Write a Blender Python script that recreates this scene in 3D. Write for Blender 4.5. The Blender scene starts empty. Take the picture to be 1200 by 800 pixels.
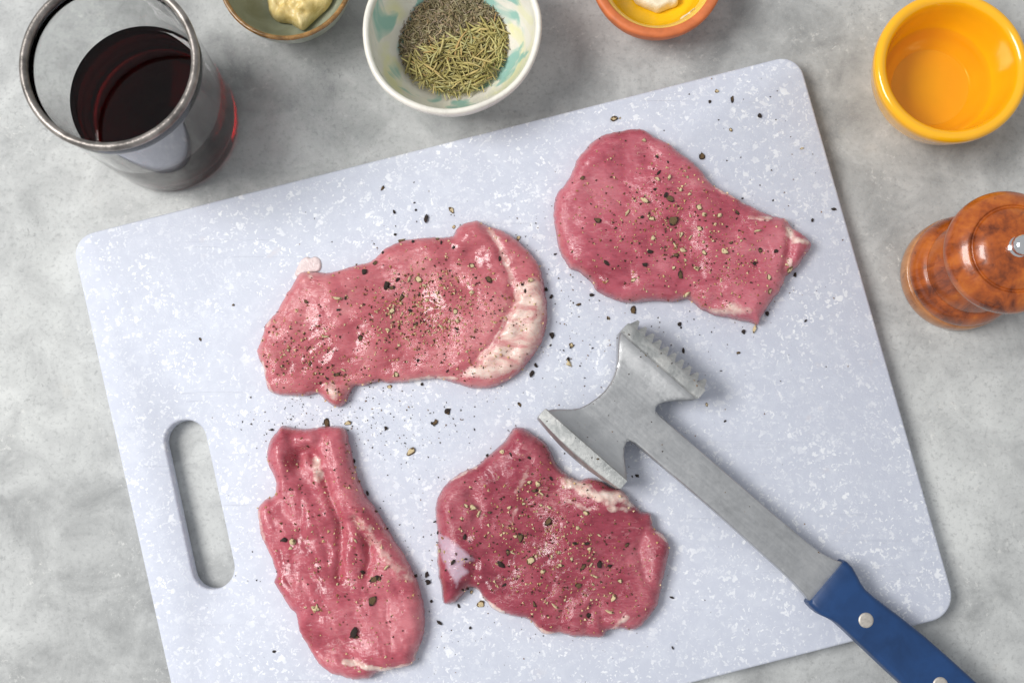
import bpy, bmesh, math, random
import numpy as np
from mathutils import Vector, Matrix, noise
from mathutils.geometry import delaunay_2d_cdt
from mathutils.bvhtree import BVHTree

R = math.radians
random.seed(7)
rng = np.random.default_rng(7)
scene = bpy.context.scene
col = scene.collection

# ------------------------------------------------------------------ camera, world, lamps, exposure
H, TILT, FPX = 0.66, R(6.0), 1500.0
cam_d = bpy.data.cameras.new('camera')
cam = bpy.data.objects.new('camera', cam_d)
col.objects.link(cam)
cam.location = (0, 0, H)
cam.rotation_euler = (TILT, 0, 0)
cam_d.sensor_width = 36.0
cam_d.lens = FPX / 1200.0 * 36.0
cam_d.clip_start = 0.01
cam_d.clip_end = 50
cam_d.dof.use_dof = True
cam_d.dof.focus_distance = H - 0.022
cam_d.dof.aperture_fstop = 9.0
scene.camera = cam

world = bpy.data.worlds.new('World')
scene.world = world
world.use_nodes = True
bg = world.node_tree.nodes['Background']
bg.inputs['Color'].default_value = (0.93, 0.96, 1.0, 1)
bg.inputs['Strength'].default_value = 0.46

def area_lamp(name, loc, target, sx, sy, power, color):
    l = bpy.data.lights.new(name, 'AREA')
    l.shape = 'RECTANGLE'
    l.size, l.size_y = sx, sy
    l.energy = power
    l.color = color
    o = bpy.data.objects.new(name, l)
    col.objects.link(o)
    o.location = loc
    o.rotation_euler = (Vector(target) - Vector(loc)).to_track_quat('-Z', 'Y').to_euler()
    return o
area_lamp('window_light', (-1.30, 0.17, 1.75), (0, 0.08, 0), 0.95, 0.85, 43.0, (1.0, 0.985, 0.965))

scene.view_settings.view_transform = 'Standard'
scene.view_settings.look = 'None'
scene.view_settings.exposure = 0.12
scene.view_settings.gamma = 1.0
scene.view_settings.use_curve_mapping = False
scene.render.engine = 'CYCLES'
scene.cycles.use_denoising = True
scene.cycles.max_bounces = 14
scene.cycles.transmission_bounces = 12
scene.cycles.caustics_refractive = True
scene.cycles.blur_glossy = 0.3

# ------------------------------------------------------------------ picture pixel (1200x800) + height -> place on the table
CT, ST = math.cos(TILT), math.sin(TILT)
def at(px, py, z=0.0):
    x, y = (px - 600.0) / FPX, -(py - 400.0) / FPX
    dy, dz = y * CT + ST, y * ST - CT
    t = (H - z) / -dz
    return Vector((x * t, dy * t, z))
def ray(px, py):
    x, y = (px - 600.0) / FPX, -(py - 400.0) / FPX
    return Vector((0, 0, H)), Vector((x, y * CT + ST, y * ST - CT)).normalized()

# ------------------------------------------------------------------ object helpers
def link(o, parent=None):
    col.objects.link(o)
    if parent is not None:
        o.parent = parent
    return o
def tag(o, label=None, cat=None, group=None, kind=None):
    if label: o['label'] = label
    if cat: o['category'] = cat
    if group: o['group'] = group
    if kind: o['kind'] = kind
    return o
def empty(name, loc=(0, 0, 0), rz=0.0):
    o = bpy.data.objects.new(name, None)
    o.empty_display_size = 0.02
    o.location = loc
    o.rotation_euler = (0, 0, rz)
    return link(o)
def mesh_obj(name, verts, faces, mats, parent=None, smooth=True, loc=None):
    me = bpy.data.meshes.new(name)
    me.from_pydata([tuple(v) for v in verts], [], [tuple(f) for f in faces])
    for m in (mats if isinstance(mats, (list, tuple)) else [mats]):
        me.materials.append(m)
    me.update()
    if smooth:
        me.polygons.foreach_set('use_smooth', [True] * len(me.polygons))
    o = bpy.data.objects.new(name, me)
    if loc is not None: o.location = loc
    return link(o, parent)

def lathe(profile, segs=96, wob=None):
    """profile: (r, z) list. Closed at either end where r == 0."""
    V, F, rings = [], [], []
    for (r, z) in profile:
        if r < 1e-7:
            rings.append([len(V)]); V.append((0, 0, z))
        else:
            ring = []
            for k in range(segs):
                a = 2 * math.pi * k / segs
                rr, zz = r, z
                if wob: rr, zz = wob(r, z, a)
                ring.append(len(V)); V.append((rr * math.cos(a), rr * math.sin(a), zz))
            rings.append(ring)
    for A, B in zip(rings[:-1], rings[1:]):
        if len(A) == 1 and len(B) == 1: continue
        for k in range(segs):
            j = (k + 1) % segs
            if len(A) == 1: F.append((A[0], B[j], B[k]))
            elif len(B) == 1: F.append((A[k], A[j], B[0]))
            else: F.append((A[k], A[j], B[j], B[k]))
    return V, F
def fix(o, ang=35):
    b = bmesh.new(); b.from_mesh(o.data); bmesh.ops.recalc_face_normals(b, faces=b.faces); b.to_mesh(o.data); b.free()
    o.data.set_sharp_from_angle(angle=R(ang)); return o
def smooth_profile(pts, n=6):
    """Catmull-Rom through profile points."""
    P = [pts[0]] + list(pts) + [pts[-1]]
    out = []
    for i in range(1, len(P) - 2):
        p0, p1, p2, p3 = [np.array(q, float) for q in P[i - 1:i + 3]]
        for k in range(n):
            t = k / n
            q = 0.5 * ((2 * p1) + (-p0 + p2) * t + (2 * p0 - 5 * p1 + 4 * p2 - p3) * t * t + (-p0 + 3 * p1 - 3 * p2 + p3) * t ** 3)
            out.append((max(0.0, q[0]), q[1]))
    out.append(tuple(pts[-1]))
    return out
def closed_spline(pts, step):
    P = np.array(pts, float); n = len(P); out = []
    for i in range(n):
        p0, p1, p2, p3 = P[(i - 1) % n], P[i], P[(i + 1) % n], P[(i + 2) % n]
        m = max(2, int(np.linalg.norm(p2 - p1) / step))
        for k in range(m):
            t = k / m
            out.append(0.5 * ((2 * p1) + (-p0 + p2) * t + (2 * p0 - 5 * p1 + 4 * p2 - p3) * t * t + (-p0 + 3 * p1 - 3 * p2 + p3) * t ** 3))
    return np.array(out)
def seg_dist(P, A, B):
    """distance of points P (n,2) to segments A->B (m,2) -> (n,) min"""
    best = np.full(len(P), 1e9)
    for a, b in zip(A, B):
        d = b - a
        t = np.clip(((P - a) @ d) / max(d @ d, 1e-18), 0, 1)
        q = P - (a + t[:, None] * d)
        best = np.minimum(best, np.einsum('ij,ij->i', q, q))
    return np.sqrt(best)
def poly_dist(P, L): return seg_dist(P, L, np.roll(L, -1, axis=0))
def line_dist(P, L): return seg_dist(P, L[:-1], L[1:])
def inside(P, L):
    x, y = P[:, 0], P[:, 1]
    r = np.zeros(len(P), bool)
    for (x1, y1), (x2, y2) in zip(L, np.roll(L, -1, axis=0)):
        c = (y1 > y) != (y2 > y)
        xi = (x2 - x1) * (y - y1) / ((y2 - y1) if y2 != y1 else 1e-12) + x1
        r ^= c & (x < xi)
    return r
def sstep(e0, e1, x):
    t = np.clip((x - e0) / (e1 - e0), 0, 1)
    return t * t * (3 - 2 * t)
def nz(P, scale, seed=0.0, z=None):
    return np.array([noise.noise((p[0] * scale + seed, p[1] * scale - seed * 1.7, seed * 3.1)) for p in P])

# ------------------------------------------------------------------ material helpers
class Mat:
    def __init__(s, name):
        s.m = bpy.data.materials.new(name); s.m.use_nodes = True
        s.t = s.m.node_tree; s.n = s.t.nodes; s.l = s.t.links
        s.b = s.n['Principled BSDF']; s.out = s.n['Material Output']
    def node(s, typ, **kw):
        n = s.n.new(typ)
        for k, v in kw.items(): setattr(n, k, v)
        return n
    def link(s, a, b): s.l.new(a, b)
    def set(s, **kw):
        for k, v in kw.items():
            i = s.b.inputs[k.replace('_', ' ')]
            if hasattr(v, 'default_value') or isinstance(v, bpy.types.NodeSocket): s.link(v, i)
            else: i.default_value = (*v, 1) if isinstance(v, tuple) and len(v) == 3 and i.type == 'RGBA' else v
        return s
    def coords(s, scale=(1, 1, 1), rot=(0, 0, 0), kind='Object'):
        c = s.node('ShaderNodeTexCoord'); mp = s.node('ShaderNodeMapping')
        mp.inputs['Scale'].default_value = scale; mp.inputs['Rotation'].default_value = rot
        s.link(c.outputs[kind], mp.inputs['Vector'])
        return mp.outputs['Vector']
    def noise(s, vec, scale, detail=4.0, rough=0.55, dist=0.0):
        n = s.node('ShaderNodeTexNoise'); s.link(vec, n.inputs['Vector'])
        n.inputs['Scale'].default_value = scale; n.inputs['Detail'].default_value = detail
        n.inputs['Roughness'].default_value = rough; n.inputs['Distortion'].default_value = dist
        return n.outputs['Fac']
    def voro(s, vec, scale, feature='F1', out='Distance', rnd=1.0):
        n = s.node('ShaderNodeTexVoronoi', feature=feature); s.link(vec, n.inputs['Vector'])
        n.inputs['Scale'].default_value = scale; n.inputs['Randomness'].default_value = rnd
        return n.outputs[out] if out else n
    def ramp(s, fac, stops, interp='LINEAR'):
        n = s.node('ShaderNodeValToRGB'); s.link(fac, n.inputs['Fac']); cr = n.color_ramp; cr.interpolation = interp
        while len(cr.elements) < len(stops): cr.elements.new(0.5)
        for e, (p, c) in zip(cr.elements, stops):
            e.position = p
            e.color = (c, c, c, 1) if isinstance(c, (int, float)) else (*c, 1)
        return n.outputs['Color']
    def mix(s, fac, a, b, mode='MIX'):
        n = s.node('ShaderNodeMix', data_type='RGBA', blend_type=mode)
        for sock, v in ((n.inputs[0], fac), (n.inputs[6], a), (n.inputs[7], b)):
            if isinstance(v, bpy.types.NodeSocket): s.link(v, sock)
            elif isinstance(v, (int, float)): sock.default_value = v if sock.type != 'RGBA' else (v, v, v, 1)
            else: sock.default_value = (*v, 1)
        return n.outputs[2]
    def math(s, op, a, b=0.0, clamp=False):
        n = s.node('ShaderNodeMath', operation=op, use_clamp=clamp)
        for sock, v in ((n.inputs[0], a), (n.inputs[1], b)):
            if isinstance(v, bpy.types.NodeSocket): s.link(v, sock)
            else: sock.default_value = v
        return n.outputs[0]
    def bump(s, h, dist=0.001, strength=1.0, normal=None):
        n = s.node('ShaderNodeBump'); s.link(h, n.inputs['Height'])
        n.inputs['Distance'].default_value = dist; n.inputs['Strength'].default_value = strength
        if normal is not None: s.link(normal, n.inputs['Normal'])
        return n.outputs['Normal']
    def attr(s, name):
        n = s.node('ShaderNodeAttribute', attribute_name=name)
        return n.outputs['Fac']

# ---- tabletop: mottled grey stone-look
def mat_table():
    M = Mat('grey_stone'); v = M.coords()
    big = M.noise(v, 7.0, 5, .6, .4)
    mid = M.noise(v, 38.0, 6, .68, .5)
    fine = M.noise(v, 420.0, 4, .7)
    grit = M.noise(v, 1300.0, 2, .6)
    base = M.ramp(M.math('ADD', M.math('MULTIPLY', big, .55), M.math('MULTIPLY', mid, .45)),
                  [(.36, (.27, .276, .274)), (.50, (.455, .463, .455)), (.62, (.60, .61, .595))])
    worn = M.math('MULTIPLY', M.ramp(M.noise(v, 260.0, 5, .75, .6), [(.56, 0.), (.66, 1.)]), M.ramp(M.noise(v, 24.0, 4, .6), [(.48, 0.), (.62, .75)]))
    c = M.mix(worn, base, (.70, .70, .67))
    dark = M.math('MULTIPLY', M.ramp(M.noise(v, 330.0, 5, .72, .8), [(.57, 0.), (.66, 1.)]), M.ramp(M.noise(v, 17.0, 5, .65), [(.48, 0.), (.64, .55)]))
    c = M.mix(dark, c, (.17, .174, .176))
    c = M.mix(M.ramp(fine, [(.32, .42), (.48, 0.)]), c, (.24, .245, .246))
    c = M.mix(M.ramp(grit, [(.60, 0.), (.75, .35)]), c, (.66, .66, .63))
    warm = M.ramp(M.noise(v, 30.0, 3, .5), [(.66, 0.), (.80, .22)])
    c = M.mix(warm, c, (.52, .42, .30))
    M.set(Base_Color=c, Roughness=.62, Specular_IOR_Level=.35)
    h = M.math('ADD', M.math('MULTIPLY', fine, .6), M.math('SUBTRACT', M.math('MULTIPLY', worn, .35), M.math('MULTIPLY', dark, .5)))
    M.set(Normal=M.bump(h, .0004, .55))
    return M.m

# ---- cutting board: pale blue plastic with white chips moulded in
def mat_board():
    M = Mat('chip_plastic'); v = M.coords()
    warp = M.node('ShaderNodeTexNoise'); M.link(v, warp.inputs['Vector']); warp.inputs['Scale'].default_value = 330.0; warp.inputs['Detail'].default_value = 3
    add = M.node('ShaderNodeVectorMath', operation='MULTIPLY_ADD')
    M.link(warp.outputs['Color'], add.inputs[0]); add.inputs[1].default_value = (.0085, .0085, .0085); M.link(v, add.inputs[2])
    w = add.outputs[0]
    def chips(scale, lo, size, soft):
        n = M.voro(w, scale, out=None)
        sep = M.node('ShaderNodeSeparateColor'); M.link(n.outputs['Color'], sep.inputs[0])
        pick = M.ramp(sep.outputs[0], [(lo, 0.), (lo + .02, .55), (1.0, 1.)])
        return M.math('MULTIPLY', pick, M.ramp(n.outputs['Distance'], [(size - soft, 1.), (size, 0.)]))
    dens = M.ramp(M.noise(v, 42.0, 3, .6), [(.38, .35), (.58, 1.)])
    a = M.math('MULTIPLY', chips(195.0, .70, .38, .12), dens)
    b = M.math('MULTIPLY', chips(400.0, .58, .45, .12), dens)
    c_ = M.math('MULTIPLY', chips(700.0, .82, .46, .15), .8)
    haze = M.math('MULTIPLY', M.ramp(M.noise(v, 150.0, 4, .65, .5), [(.45, 0.), (.66, .7)]), .9)
    f = M.math('MAXIMUM', M.math('MAXIMUM', M.math('MULTIPLY', a, .82), M.math('MULTIPLY', b, .80)), M.math('MULTIPLY', c_, .5))
    base = M.mix(haze, (.565, .592, .675), (.645, .672, .745))
    base = M.mix(M.ramp(M.noise(v, 16.0, 3, .5), [(.4, 0.), (.7, .25)]), base, (.60, .625, .70))
    colr = M.mix(f, base, (.90, .91, .925))
    stain = M.math('MULTIPLY', M.ramp(M.noise(v, 55.0, 3, .6), [(.66, 0.), (.8, .35)]), M.ramp(M.noise(v, 9.0, 2), [(.5, 0.), (.62, 1.)]))
    colr = M.mix(stain, colr, (.78, .62, .52))
    M.set(Base_Color=colr, Roughness=M.ramp(M.noise(v, 90.0, 4, .6), [(.3, .48), (.7, .62)]), Specular_IOR_Level=.32,
          Subsurface_Weight=.18, Subsurface_Radius=(1, 1, 1.1), Subsurface_Scale=.0025)
    h = M.math('ADD', M.noise(v, 900.0, 3, .6), M.math('MULTIPLY', M.noise(v, 140.0, 3, .5), 1.2))
    k1 = M.noise(M.coords(scale=(.025, 1, 1), rot=(0, 0, .9)), 420.0, 2, .5); k2 = M.noise(M.coords(scale=(.02, 1, 1), rot=(0, 0, -.35)), 380.0, 2, .5)
    cutm = M.math('MULTIPLY', M.ramp(M.math('MAXIMUM', k1, k2), [(.70, 0.), (.74, 1.)]), M.ramp(M.noise(v, 14.0, 3, .6), [(.42, 0.), (.6, 1.)]))
    h = M.math('SUBTRACT', h, M.math('MULTIPLY', cutm, 1.6))
    M.set(Normal=M.bump(h, .00018, .6))
    return M.m

# ---- raw pork
def mat_meat(name, dark, mid, light, rot, fat_col=(.80, .62, .53), wet=1.0):
    M = Mat(name); v = M.coords(); f = M.coords(scale=(.30, 1, 1), rot=(0, 0, rot))
    n1 = M.noise(v, 34.0, 5, .55, .8); n2 = M.noise(f, 420.0, 5, .66, 1.2); n3 = M.noise(f, 130.0, 4, .6, .8)
    t = M.math('ADD', M.math('MULTIPLY', n1, .56), M.math('ADD', M.math('MULTIPLY', n2, .24), M.math('MULTIPLY', n3, .20)))
    c = M.ramp(t, [(.36, dark), (.50, mid), (.63, light)])
    th = M.noise(f, 120.0, 5, .6, 2.4)
    line = M.ramp(M.math('ABSOLUTE', M.math('SUBTRACT', th, .5)), [(0.0, 1.), (.022, 0.)])
    line = M.math('MULTIPLY', line, M.ramp(M.noise(v, 60.0, 3, .6), [(.50, 0.), (.66, .42)]))
    c = M.mix(line, c, (.70, .38, .37))
    rim = M.math('MULTIPLY', M.attr('rim'), M.ramp(M.noise(v, 90.0, 3, .6), [(.35, 0.), (.70, .45)]))
    c = M.mix(rim, c, (.68, .30, .28))
    fat = M.attr('fat')
    fe = M.math('ADD', fat, M.math('MULTIPLY', M.math('SUBTRACT', M.noise(v, 230.0, 6, .72, .9), .5), 1.5))
    fm = M.ramp(fe, [(.26, 0.), (.55, .5), (.95, 1.)])
    fc = M.ramp(M.noise(f, 110.0, 6, .7, 1.0), [(.36, (.60, .26, .25)), (.50, fat_col), (.70, (.86, .73, .66))])
    c = M.mix(M.math('MULTIPLY', fm, .90), c, fc)
    mem = M.attr('skin')
    me_ = M.ramp(M.math('ADD', mem, M.math('MULTIPLY', M.math('SUBTRACT', M.noise(v, 320.0, 4, .65), .5), .8)), [(.30, 0.), (.85, .62)])
    c = M.mix(me_, c, (.62, .52, .62))
    patch = M.ramp(M.noise(v, 34.0, 4, .6, .6), [(.40, 0.), (.57, 1.)])
    M.set(Base_Color=c, Roughness=.5, IOR=1.42, Specular_IOR_Level=.15, Subsurface_Weight=.18,
          Subsurface_Radius=(1.0, .26, .2), Subsurface_Scale=.0034)
    slow = M.noise(v, 95.0, 2, .45, .5)
    grain = M.noise(f, 560.0, 4, .62, .8)
    h = M.math('ADD', M.math('MULTIPLY', slow, .8), M.math('MULTIPLY', grain, .36))
    M.set(Normal=M.bump(h, .0011, .65))
    fine = M.math('MULTIPLY', M.math('ADD', M.noise(f, 950.0, 3, .6, .6), M.math('MULTIPLY', M.noise(v, 700.0, 3, .6, .5), .6)), M.math('ADD', M.math('MULTIPLY', patch, .34), .09))
    cn = M.bump(M.math('ADD', M.math('ADD', M.math('MULTIPLY', slow, .9), M.math('MULTIPLY', grain, .12)), fine), .0011, .95)
    M.set(Coat_Weight=1.0 * wet, Coat_IOR=1.48, Coat_Roughness=M.ramp(M.noise(v, 120.0, 4, .6), [(.35, .06), (.65, .18)]), Coat_Normal=cn)
    return M.m

def mat_simple(name, color, rough=.5, metal=0.0, spec=.5, vary=.12, scale=120.0, bump=0.0, coat=0.0):
    M = Mat(name); v = M.coords()
    d = tuple(max(0, c * (1 - vary)) for c in color); l = tuple(min(1, c * (1 + vary)) for c in color)
    n = M.noise(v, scale, 5, .6, .3)
    M.set(Base_Color=M.ramp(n, [(.35, d), (.65, l)]), Roughness=M.ramp(n, [(.3, max(.02, rough - .06)), (.7, rough + .06)]), Metallic=metal,
          Specular_IOR_Level=spec, Coat_Weight=coat, Coat_Roughness=.06)
    if bump: M.set(Normal=M.bump(M.noise(v, scale * 3, 4, .6), bump, .8))
    return M.m

def mat_metal():
    M = Mat('cast_aluminium'); v = M.coords(); f = M.coords(scale=(.06, 1, 1))
    n = M.noise(v, 70.0, 6, .62, .4); s = M.noise(f, 900.0, 4, .6); wear = M.noise(v, 420.0, 5, .75, .7)
    c = M.ramp(M.math('ADD', M.math('MULTIPLY', n, .82), M.math('MULTIPLY', s, .18)), [(.34, (.42, .425, .43)), (.55, (.50, .505, .51)), (.7, (.56, .56, .56))])
    c = M.mix(M.ramp(wear, [(.66, 0.), (.76, .55)]), c, (.26, .26, .25))
    M.set(Base_Color=c, Metallic=.92, Roughness=M.ramp(M.math('ADD', M.math('MULTIPLY', s, .25), M.math('MULTIPLY', wear, .75)), [(.35, .36), (.65, .52)]))
    h = M.math('ADD', M.math('MULTIPLY', s, .2), M.math('ADD', M.math('MULTIPLY', wear, .45), M.math('MULTIPLY', M.noise(v, 120, 3, .5), .7)))
    M.set(Normal=M.bump(h, .00025, .5))
    return M.m
def mat_metal_pad():
    M = Mat('worn_cast_edge'); v = M.coords()
    n = M.noise(v, 120.0, 6, .68, .5); w = M.noise(v, 520.0, 5, .75, .6)
    c = M.ramp(n, [(.36, (.34, .35, .345)), (.52, (.48, .485, .475)), (.68, (.60, .595, .57))])
    c = M.mix(M.ramp(w, [(.63, 0.), (.75, .6)]), c, (.28, .28, .25))
    M.set(Base_Color=c, Metallic=.85, Roughness=M.ramp(w, [(.3, .42), (.7, .62)]), Normal=M.bump(M.math('ADD', n, M.math('MULTIPLY', w, .6)), .0005, .6))
    return M.m

def mat_wood(name, c1, c2, c3, rot=(0, 0, 0)):
    M = Mat(name); v = M.coords(); f = M.coords(scale=(1, 1, .16), rot=rot)
    g = M.noise(f, 260.0, 5, .6, .6); p = M.noise(f, 70.0, 4, .55, .7); s = M.noise(v, 190.0, 4, .6, .5)
    c = M.ramp(M.math('ADD', M.math('MULTIPLY', g, .36), M.math('MULTIPLY', p, .64)), [(.36, c1), (.50, c2), (.66, c3)])
    c = M.mix(M.ramp(s, [(.60, 0.), (.72, .55)]), c, (.09, .022, .006))
    M.set(Base_Color=c, Roughness=M.ramp(p, [(.3, .24), (.7, .38)]), Specular_IOR_Level=.45, Coat_Weight=.45, Coat_Roughness=.09)
    M.set(Normal=M.bump(M.math('ADD', g, s), .0003, .5))
    return M.m

def mat_glass():
    M = Mat('clear_glass')
    v = M.coords(); n = M.noise(v, 60.0, 2, .5)
    M.set(Base_Color=M.ramp(n, [(.3, (.94, .955, .95)), (.7, (.97, .98, .975))]), Transmission_Weight=1.0, Roughness=.0, IOR=1.48)
    return M.m
def mat_wine():
    M = Mat('red_wine'); M.set(Base_Color=(1, .9, .9), Transmission_Weight=1.0, Roughness=0.0, IOR=1.34)
    va = M.node('ShaderNodeVolumeAbsorption'); va.inputs['Color'].default_value = (.888, .0, .05, 1); va.inputs['Density'].default_value = 520.0
    M.link(va.outputs[0], M.out.inputs['Volume'])
    return M.m
def mat_broth(name, tint):
    M = Mat(name)
    tr = M.node('ShaderNodeBsdfTransparent'); tr.inputs['Color'].default_value = (*tint, 1)
    gl = M.node('ShaderNodeBsdfGlossy'); gl.inputs['Roughness'].default_value = .03
    fr = M.node('ShaderNodeFresnel'); fr.inputs['IOR'].default_value = 1.33
    mx = M.node('ShaderNodeMixShader')
    M.link(fr.outputs[0], mx.inputs[0]); M.link(tr.outputs[0], mx.inputs[1]); M.link(gl.outputs[0], mx.inputs[2])
    M.link(mx.outputs[0], M.out.inputs['Surface'])
    return M.m
def mat_splash():
    M = Mat('splashed_glaze'); v = M.coords()
    a = M.noise(v, 34.0, 3, .5, 1.6)
    v2 = M.coords(scale=(1, 1, 1), rot=(.4, 0, 2.1)); b = M.noise(v2, 30.0, 3, .5, 1.2)
    c = M.ramp(M.noise(v, 80.0, 4, .6), [(.35, (.80, .76, .68)), (.65, (.88, .85, .78))])
    c = M.mix(M.ramp(b, [(.52, 0.), (.66, .7)]), c, (.80, .78, .40))
    c = M.mix(M.ramp(a, [(.48, 0.), (.58, .9)]), c, (.27, .53, .47))
    M.set(Base_Color=c, Roughness=.28, Coat_Weight=.3, Coat_Roughness=.1, Normal=M.bump(M.noise(v, 70, 3, .5), .0006, .6))
    return M.m
def mat_sage():
    M = Mat('sage_glaze'); v = M.coords()
    n = M.noise(v, 60.0, 5, .6, .8); s = M.noise(v, 700.0, 3, .7)
    c = M.ramp(n, [(.35, (.26, .28, .19)), (.65, (.36, .385, .29))])
    c = M.mix(M.ramp(s, [(.62, 0.), (.75, .6)]), c, (.40, .29, .13))
    M.set(Base_Color=c, Roughness=.28, Coat_Weight=.3)
    return M.m
def mat_herb(name, stops):
    M = Mat(name)
    g = M.node('ShaderNodeNewGeometry'); o = M.node('ShaderNodeObjectInfo')
    r = M.math('FRACT', M.math('ADD', g.outputs['Random Per Island'], o.outputs['Random']))
    c = M.ramp(r, stops)
    n = M.noise(M.coords(), 900.0, 3, .6)
    c = M.mix(M.ramp(n, [(.4, .35), (.65, 0.)]), c, (.16, .12, .06))
    M.set(Base_Color=c, Roughness=.62, Specular_IOR_Level=.3)
    return M.m

M_TABLE = mat_table(); M_BOARD = mat_board()
M_METAL = mat_metal(); M_PAD = mat_metal_pad()
M_BLUE = mat_simple('blue_plastic', (.006, .040, .135), .42, vary=.18, scale=60, bump=.00008)
M_RIVET = mat_simple('rivet_metal', (.52, .48, .43), .5, metal=.55, vary=.12, scale=600, bump=.0001)
M_GLASS = mat_glass(); M_WINE = mat_wine()
M_BAND = mat_simple('silver_band', (.27, .245, .225), .40, metal=.75, vary=.45, scale=90, bump=.0005)
M_YELLOW = mat_simple('yellow_glaze', (.95, .465, .008), .16, vary=.04, scale=40, coat=.5)
M_TERRA = mat_simple('terracotta', (.62, .165, .05), .55, vary=.12, scale=150, bump=.0002)
M_YGLAZE = mat_simple('golden_glaze', (.84, .50, .012), .2, vary=.08, scale=60, coat=.5)
M_YBAND = mat_simple('golden_glaze_edge', (.82, .55, .10), .25, vary=.1, scale=80, coat=.4)
M_CREAM = mat_simple('cream_fat', (.82, .74, .56), .42, vary=.08, scale=120, bump=.0008)
M_SAGE = mat_sage()
M_BROWNRIM = mat_simple('brown_glaze', (.30, .155, .045), .26, vary=.4, scale=160, coat=.4)
M_SPLASH = mat_splash()
M_LIPWHITE = mat_simple('white_glaze', (.80, .765, .68), .3, vary=.07, scale=70, bump=.0005, coat=.3)
M_CHROME = mat_simple('chrome', (.8, .8, .8), .08, metal=1.0, vary=.05)
M_WOOD = mat_wood('turned_wood', (.115, .020, .003), (.36, .075, .007), (.54, .145, .014))
M_WOODL = mat_wood('pale_turned_wood', (.36, .13, .04), (.46, .19, .065), (.56, .27, .11))
M_PD = mat_simple('pepper_husk', (.030, .019, .013), .6, vary=.6, scale=900, bump=.0006)
M_PO = mat_simple('pepper_skin', (.16, .10, .042), .6, vary=.6, scale=900, bump=.0006)
M_PT = mat_simple('pepper_core', (.80, .63, .37), .6, vary=.3, scale=1400, bump=.0005)
M_DUST = mat_herb('pepper_dust', [(0, (.03, .018, .012)), (.30, (.07, .03, .018)), (.38, (.36, .15, .05)), (.55, (.68, .44, .20)), (.9, (.84, .66, .40))])
M_DUSTD = mat_herb('dark_pepper_dust', [(0, (.02, .014, .012)), (.7, (.05, .03, .02)), (.8, (.20, .10, .05)), (1, (.36, .22, .11))])
M_ROSE = mat_herb('dried_rosemary', [(0, (.30, .25, .08)), (.35, (.48, .41, .14)), (.6, (.62, .55, .22)), (.8, (.50, .49, .24)), (.92, (.66, .52, .21)), (1, (.56, .33, .12))])
M_THYME = mat_herb('dried_thyme', [(0, (.17, .13, .07)), (.4, (.32, .26, .145)), (.6, (.40, .36, .21)), (.8, (.36, .27, .22)), (1, (.52, .37, .19))])
M_MUSTARD = None

# ------------------------------------------------------------------ tabletop
V = [(-3, -3, 0), (3, -3, 0), (3, 3, 0), (-3, 3, 0), (-3, -3, -.03), (3, -3, -.03), (3, 3, -.03), (-3, 3, -.03)]
tag(mesh_obj('tabletop', V, [(0, 1, 2, 3), (7, 6, 5, 4), (0, 4, 5, 1), (1, 5, 6, 2), (2, 6, 7, 3), (3, 7, 4, 0)], M_TABLE, smooth=False),
    'mottled pale grey stone-look tabletop', kind='structure')

# ------------------------------------------------------------------ cutting board
BT = 0.010
def isect(p, q, r, s):
    d1, d2 = q - p, s - r
    t = ((r - p).x * d2.y - (r - p).y * d2.x) / (d1.x * d2.y - d1.y * d2.x)
    return p + d1 * t
g = lambda x, y, z=BT: at(x, y, z).to_2d()
L0, L1 = g(87, 296), g(200, 800)
T0, T1 = g(140, 264), g(800, 97)
R0, R1 = g(939, 77), g(1089, 600)
B0, B1 = g(880, 782), g(997, 752)
cTL, cTR, cBR, cBL = isect(L0, L1, T0, T1), isect(T0, T1, R0, R1), isect(R0, R1, B0, B1), isect(L0, L1, B0, B1)
def rounded(corners, rad, n=10):
    out = []
    m = len(corners)
    for i in range(m):
        p, a, b = corners[i], corners[i - 1], corners[(i + 1) % m]
        da, db = (a - p).normalized(), (b - p).normalized()
        ang = math.acos(max(-1, min(1, da.dot(db))))
        r = rad[i]; tl = r / math.tan(ang / 2)
        bis = (da + db).normalized(); c = p + bis * (r / math.sin(ang / 2))
        s, e = p + da * tl - c, p + db * tl - c
        a0 = math.atan2(s.y, s.x); a1 = math.atan2(e.y, e.x)
        d = (a1 - a0 + math.pi) % (2 * math.pi) - math.pi
        for k in range(n + 1):
            t = a0 + d * k / n
            out.append(c + Vector((math.cos(t), math.sin(t))) * r)
    return np.array([(p.x, p.y) for p in out])
bc = sum((cTL, cTR, cBR, cBL), Vector((0, 0))) / 4
loc = lambda p: Vector((p.x - bc.x, p.y - bc.y))
outer = rounded([loc(c) for c in (cTL, cBL, cBR, cTR)], [.0115, .0115, .0135, .0115])
h0, h1 = loc(g(217.5, 516)), loc(g(250, 665))
ax = (h1 - h0).normalized(); nx = Vector((-ax.y, ax.x)); hr = 0.0105
hole = []
for k in range(17):
    t = math.pi * k / 16
    hole.append(h0 + (nx * math.cos(t) - ax * math.sin(t)) * hr)
for k in range(17):
    t = math.pi * k / 16
    hole.append(h1 + (-nx * math.cos(t) + ax * math.sin(t)) * hr)
hole = np.array([(p.x, p.y) for p in hole])
def offset(L, d):
    """inward offset of a closed loop by d (its own orientation found from the area)"""
    A = .5 * np.sum(L[:, 0] * np.roll(L[:, 1], -1) - np.roll(L[:, 0], -1) * L[:, 1])
    t = np.roll(L, -1, 0) - np.roll(L, 1, 0); t /= np.linalg.norm(t, axis=1)[:, None] + 1e-12
    n = np.stack([-t[:, 1], t[:, 0]], 1) * (1 if A > 0 else -1)
    return L + n * d
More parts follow.
